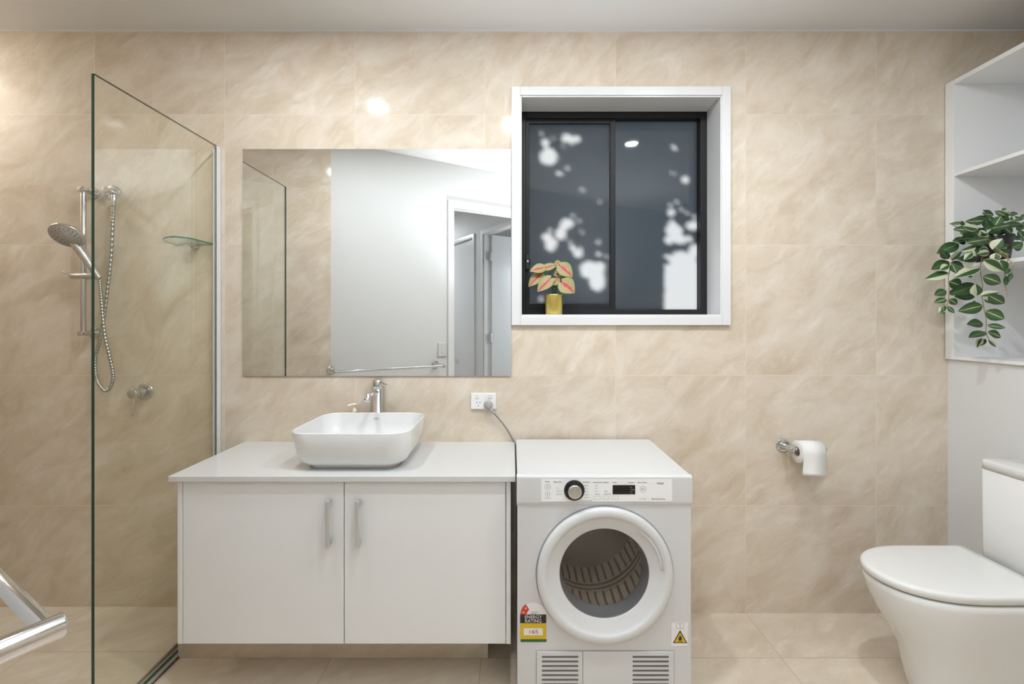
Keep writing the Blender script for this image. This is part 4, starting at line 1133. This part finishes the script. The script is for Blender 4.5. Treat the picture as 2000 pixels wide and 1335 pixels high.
# leaves: base x, y, tip x, y, width (in zoomed pixels), kind, depth offset
LV = [
 # lower hanging vine
 (530, 560, 335, 625, 72, 1, 0), (548, 625, 695, 680, 78, 0, 0), (575, 610, 600, 690, 40, 1, .01), (500, 690, 300, 765, 84, 2, .02), (490, 785, 335, 780, 46, 2, .01),
 (500, 775, 492, 685, 62, 3, -.01), (527, 775, 683, 742, 52, 1, 0), (590, 770, 717, 838, 74, 0, .005), (550, 850, 362, 892, 80, 0, 0), (470, 870, 490, 810, 40, 1, -.01), (560, 800, 610, 832, 22, 1, 0),
 (568, 890, 716, 955, 80, 4, 0), (550, 985, 432, 990, 66, 2, 0), (580, 1000, 728, 1020, 38, 0, 0), (568, 1050, 443, 1092, 62, 2, 0), (587, 1050, 703, 1092, 56, 0, 0),
 (570, 1105, 495, 1160, 54, 1, 0), (590, 1110, 658, 1172, 26, 1, 0), (545, 1100, 505, 1175, 30, 1, -.01),
 # left vine
 (290, 600, 105, 645, 66, 1, 0), (290, 510, 160, 568, 70, 2, .01), (285, 540, 222, 575, 46, 1, -.01), (300, 520, 415, 570, 60, 4, .01), (300, 500, 385, 430, 40, 3, 0), (285, 495, 225, 425, 48, 2, -.01),
 (365, 375, 198, 448, 78, 2, 0), (310, 530, 350, 600, 56, 0, .0), (290, 665, 390, 700, 74, 4, 0), (268, 735, 176, 770, 56, 2, 0), (270, 800, 178, 826, 44, 0, 0), (292, 740, 350, 760, 52, 2, .01), (292, 800, 353, 840, 46, 4, 0),
 (262, 850, 215, 905, 42, 1, 0), (275, 855, 332, 910, 28, 4, 0), (245, 860, 240, 918, 28, 0, -.01), (440, 620, 465, 632, 20, 2, 0),
 # right strands
 (552, 500, 712, 585, 78, 1, 0), (690, 500, 720, 590, 52, 2, .01), (640, 500, 650, 445, 56, 1, -.02), (745, 560, 722, 610, 34, 2, 0), (730, 620, 722, 700, 28, 2, 0), (765, 600, 755, 660, 26, 2, 0),
 # middle fringe over the pot
 (520, 420, 600, 445, 60, 1, -.03), (600, 440, 505, 455, 44, 1, -.035), (500, 400, 385, 430, 40, 1, -.02), (540, 400, 420, 470, 60, 2, -.01), (470, 440, 405, 500, 42, 1, -.03), (480, 425, 500, 475, 40, 3, -.035),
 (520, 485, 360, 490, 60, 2, .01), (630, 430, 790, 395, 66, 4, -.02), (620, 420, 700, 335, 74, 3, -.04), (650, 430, 770, 465, 60, 0, -.02), (770, 410, 860, 365, 56, 2, -.02), (790, 420, 852, 400, 40, 1, -.01),
 (410, 340, 315, 355, 44, 2, 0), (420, 370, 340, 340, 50, 2, .01), (540, 330, 370, 335, 60, 2, .0), (600, 340, 430, 365, 70, 4, -.02), (670, 330, 480, 375, 66, 2, -.0), (520, 310, 595, 290, 60, 1, -.05), (545, 325, 530, 285, 34, 3, -.04),
 (560, 300, 400, 300, 56, 2, .0), (640, 320, 760, 360, 50, 4, -.01), (560, 390, 500, 380, 60, 4, -.01), (600, 380, 690, 365, 52, 2, .0),
 # crown
 (515, 265, 395, 240, 46, 1, -.03), (440, 270, 335, 262, 50, 4, -.01), (390, 215, 300, 222, 20, 4, 0), (400, 240, 385, 200, 22, 2, 0), (560, 200, 430, 205, 56, 4, 0), (600, 180, 480, 180, 40, 2, .01), (630, 160, 545, 140, 36, 4, .01), (620, 140, 550, 118, 22, 2, .02),
 (640, 240, 690, 160, 62, 4, -.03), (560, 270, 650, 190, 60, 2, .0), (600, 260, 800, 225, 44, 0, -.03), (700, 230, 864, 225, 44, 2, -.02), (720, 160, 640, 125, 34, 4, .0), (700, 130, 770, 160, 36, 1, .0), (690, 115, 735, 108, 22, 2, .01),
 (740, 150, 820, 145, 30, 2, .01), (760, 190, 864, 180, 40, 4, .0), (780, 200, 770, 165, 30, 1, 0), (680, 270, 775, 270, 66, 2, .01), (690, 270, 600, 290, 50, 2, .0), (770, 300, 715, 250, 50, 4, .01), (820, 275, 860, 335, 40, 4, -.01), (770, 320, 845, 345, 26, 2, .0),
 (830, 170, 880, 175, 40, 2, -.01), (850, 360, 900, 330, 40, 4, -.01), (840, 220, 910, 240, 44, 4, .0), (590, 250, 560, 180, 46, 2, .01), (500, 230, 560, 165, 44, 2, .02), (460, 300, 380, 290, 44, 2, .02), (640, 300, 700, 240, 56, 2, .02), (620, 220, 590, 165, 44, 4, .02),
 (700, 200, 740, 160, 50, 2, .02), (720, 300, 640, 230, 70, 2, .03), (560, 320, 480, 260, 70, 2, .03), (800, 250, 864, 260, 40, 2, .02), (620, 340, 560, 300, 60, 2, .03), (720, 340, 800, 300, 60, 2, .03),
]
bm = bmesh.new()
for (a, b_, c_, d_, w_, kd, dd) in LV:
    if b_ < 480 and a > 370: d0 = 1.93
    elif b_ < 480: d0 = 1.955
    else: d0 = min(1.975, 1.945 * F / (780 + max(a, c_) / K))
    d0 += dd if d0 > 1.9 or dd < 0 else 0
    p0 = zp(a, b_, d0); p1 = zp(c_, d_, d0 - random.uniform(-.012, .022))
    fc = (Vector((0, -D, EYE)) - p0).normalized() + Vector((random.uniform(-.35, .35), 0, random.uniform(-.1, .5)))
    mi = {0: 0, 1: 1, 2: 2, 3: 1, 4: 0}[kd]
    asym = {0: 0, 1: random.choice((-.35, .35)), 2: 0, 3: random.choice((-.6, .6)), 4: 0}[kd]
    add_leaf(bm, p0, p1, w_ / K * d0 / F * 1.15, fc, mi, fold=.16, curl=random.uniform(.05, .25), asym=asym)
lf = rel(raw_obj('foliage', bm, [M_leafA, M_leafB, M_leafC], None, True), plant)
lf['label'] = 'pointed green leaves with cream stripes'

# caladium in the gold pot
K5 = 8.343
cal = thing('potted_caladium', 'small red and green leaved plant in a gold pot on the window sill', 'plant', (0, 0, 0))
pY = .045; pd_ = D + pY
def c5(zx, zy, d=None): return P(1010 + zx / K5, 480 + zy / K5, d or pd_)
pcx = c5(600, 800).x
cal.location = (pcx, pY, WZ0)
bm = bmesh.new(); PT = c5(600, 793).z
lathe(bm, (pcx, pY, WZ0 + .0005), (0, 0, 1), [(0, .0365), (.002, .0385), (PT - WZ0 - .004, .0440), (PT - WZ0, .0442), (PT - WZ0, .0425), (PT - WZ0 - .012, .0415)], 48, True, False)
o = rel(new_mesh_obj('pot', bm, M_gold, None, True), cal); o['label'] = 'shiny gold pot'
bm = bmesh.new(); lathe(bm, (pcx, pY, PT - .014), (0, 0, 1), [(0, .041), (.003, .038), (.006, .02), (.006, .001)], 32)
rel(new_mesh_obj('soil', bm, M_soil, None, True), cal)
CV = [(440, 350, 210, 400, 150, -.02), (590, 320, 330, 395, 110, -.01), (400, 450, 180, 655, 170, -.01), (545, 530, 330, 735, 190, -.03), (620, 290, 720, 265, 90, .01), (700, 320, 905, 500, 210, -.02),
      (760, 430, 590, 470, 170, .0), (640, 560, 560, 640, 120, -.02), (730, 590, 940, 760, 250, -.035), (620, 520, 690, 600, 120, -.01), (700, 330, 600, 300, 100, .01), (520, 330, 600, 290, 80, .02), (640, 470, 860, 470, 170, .01)]
bm = bmesh.new(); bs = bmesh.new()
for (a, b_, c_, d_, w_, dy) in CV:
    p0 = c5(a, b_, pd_ + dy); p1 = c5(c_, d_, pd_ + dy - .012)
    fc = (Vector((0, -D, EYE)) - p0).normalized() + Vector((random.uniform(-.2, .2), 0, .5))
    add_leaf(bm, p0, p1, w_ * 1.2 / K5 * pd_ / F, fc, 0, fold=.12, curl=.15, heart=True, n=10)
    root = Vector((pcx + random.uniform(-.01, .01), pY, PT - .012))
    tube(bs, catmull([root, root.lerp(p0, .5) + Vector((0, 0, .008)), p0], 5), .0013, 6)
o = rel(raw_obj('foliage', bm, M_calad, None, True), cal); o['label'] = 'green leaves with red and pink centres'
rel(new_mesh_obj('leaf_stems', bs, M_gstem, None, True), cal)

# ------------------------------------------------------------------ towel rail, light switch on the angled wall
P1 = Vector((-.547, -1.579, EYE - .366))
tvec = Vector((math.cos(THETA), -math.sin(THETA), 0)); nin = Vector((math.sin(THETA), math.cos(THETA), 0))
so_ = (P1 - W(0, 0, P1.z)).dot(nin)
tr = thing('towel_rail', 'chrome single towel rail on the white wall, its end in the lower left foreground', 'towel rail', P1 - nin * so_)
P0 = P1 - tvec * .82
bm = bmesh.new(); cyl(bm, P0, P1, .0100, 32, .001)
rel(new_mesh_obj('rail_bar', bm, M_chrome, None, True), tr)
for p in (P0, P1):
    bm = bmesh.new(); cyl(bm, p - nin * so_, p + nin * .014, .0140, 32, .002); cyl(bm, p - nin * so_, p - nin * (so_ - .009), .030, 36, .002)
    rel(new_mesh_obj('rail_post', bm, M_chrome, None, True), tr)
sw = thing('light_switch', 'white light switch plate on the white wall, seen in the mirror', 'light switch', W(-.66, 0, EYE - .25))
bm = bmesh.new(); us, zsw = -.690, EYE - .247
box(bm, us - .036, us + .036, 0, .010, zsw - .058, zsw + .058)
o = wframe(new_mesh_obj('switch_plate', bm, M_plast)); bevel(o, .003, 2)
def reparent(o, root):
    o.parent = root; bpy.context.view_layer.update(); o.matrix_parent_inverse = Matrix.Translation(-Vector(root.location)) 
reparent(o, sw)
for dz_ in (.022, -.014):
    bm = bmesh.new(); box(bm, us - .007, us + .007, .010, .0135, zsw + dz_ - .010, zsw + dz_ + .010)
    o = wframe(new_mesh_obj('rocker_switch', bm, M_gloss)); reparent(o, sw)

# ------------------------------------------------------------------ ceiling downlights
M_emit = mat('lamp_diffuser', (1, 1, 1), .5, emit=(LAMP_COL, 14.0))
names = ['round recessed ceiling downlight above the washbasin', 'round recessed ceiling downlight in front of the vanity and dryer join', 'round recessed ceiling downlight right of the dryer', 'round ceiling downlight added out of view to fill the shower corner']
for (x, r, w), lb in zip(LAMPS, names):
    t = thing('ceiling_downlight', lb, 'ceiling light', (x, -r, CEIL), group='recessed downlights in the bathroom ceiling')
    bm = bmesh.new(); lathe(bm, (x, -r, CEIL), (0, 0, -1), [(0, .056), (.003, .056), (.004, .052), (.001, .045)], 40, True, False)
    rel(new_mesh_obj('lamp_trim', bm, M_gloss, None, True), t)
    bm = bmesh.new(); lathe(bm, (x, -r, CEIL - .0015), (0, 0, -1), [(0, .044), (.001, .043)], 40)
    rel(new_mesh_obj('diffuser', bm, M_emit, None, True), t)
    a = area('downlight_lamp', (x, -r, CEIL - .006), .085, w, LAMP_COL, (0, 0, -1))
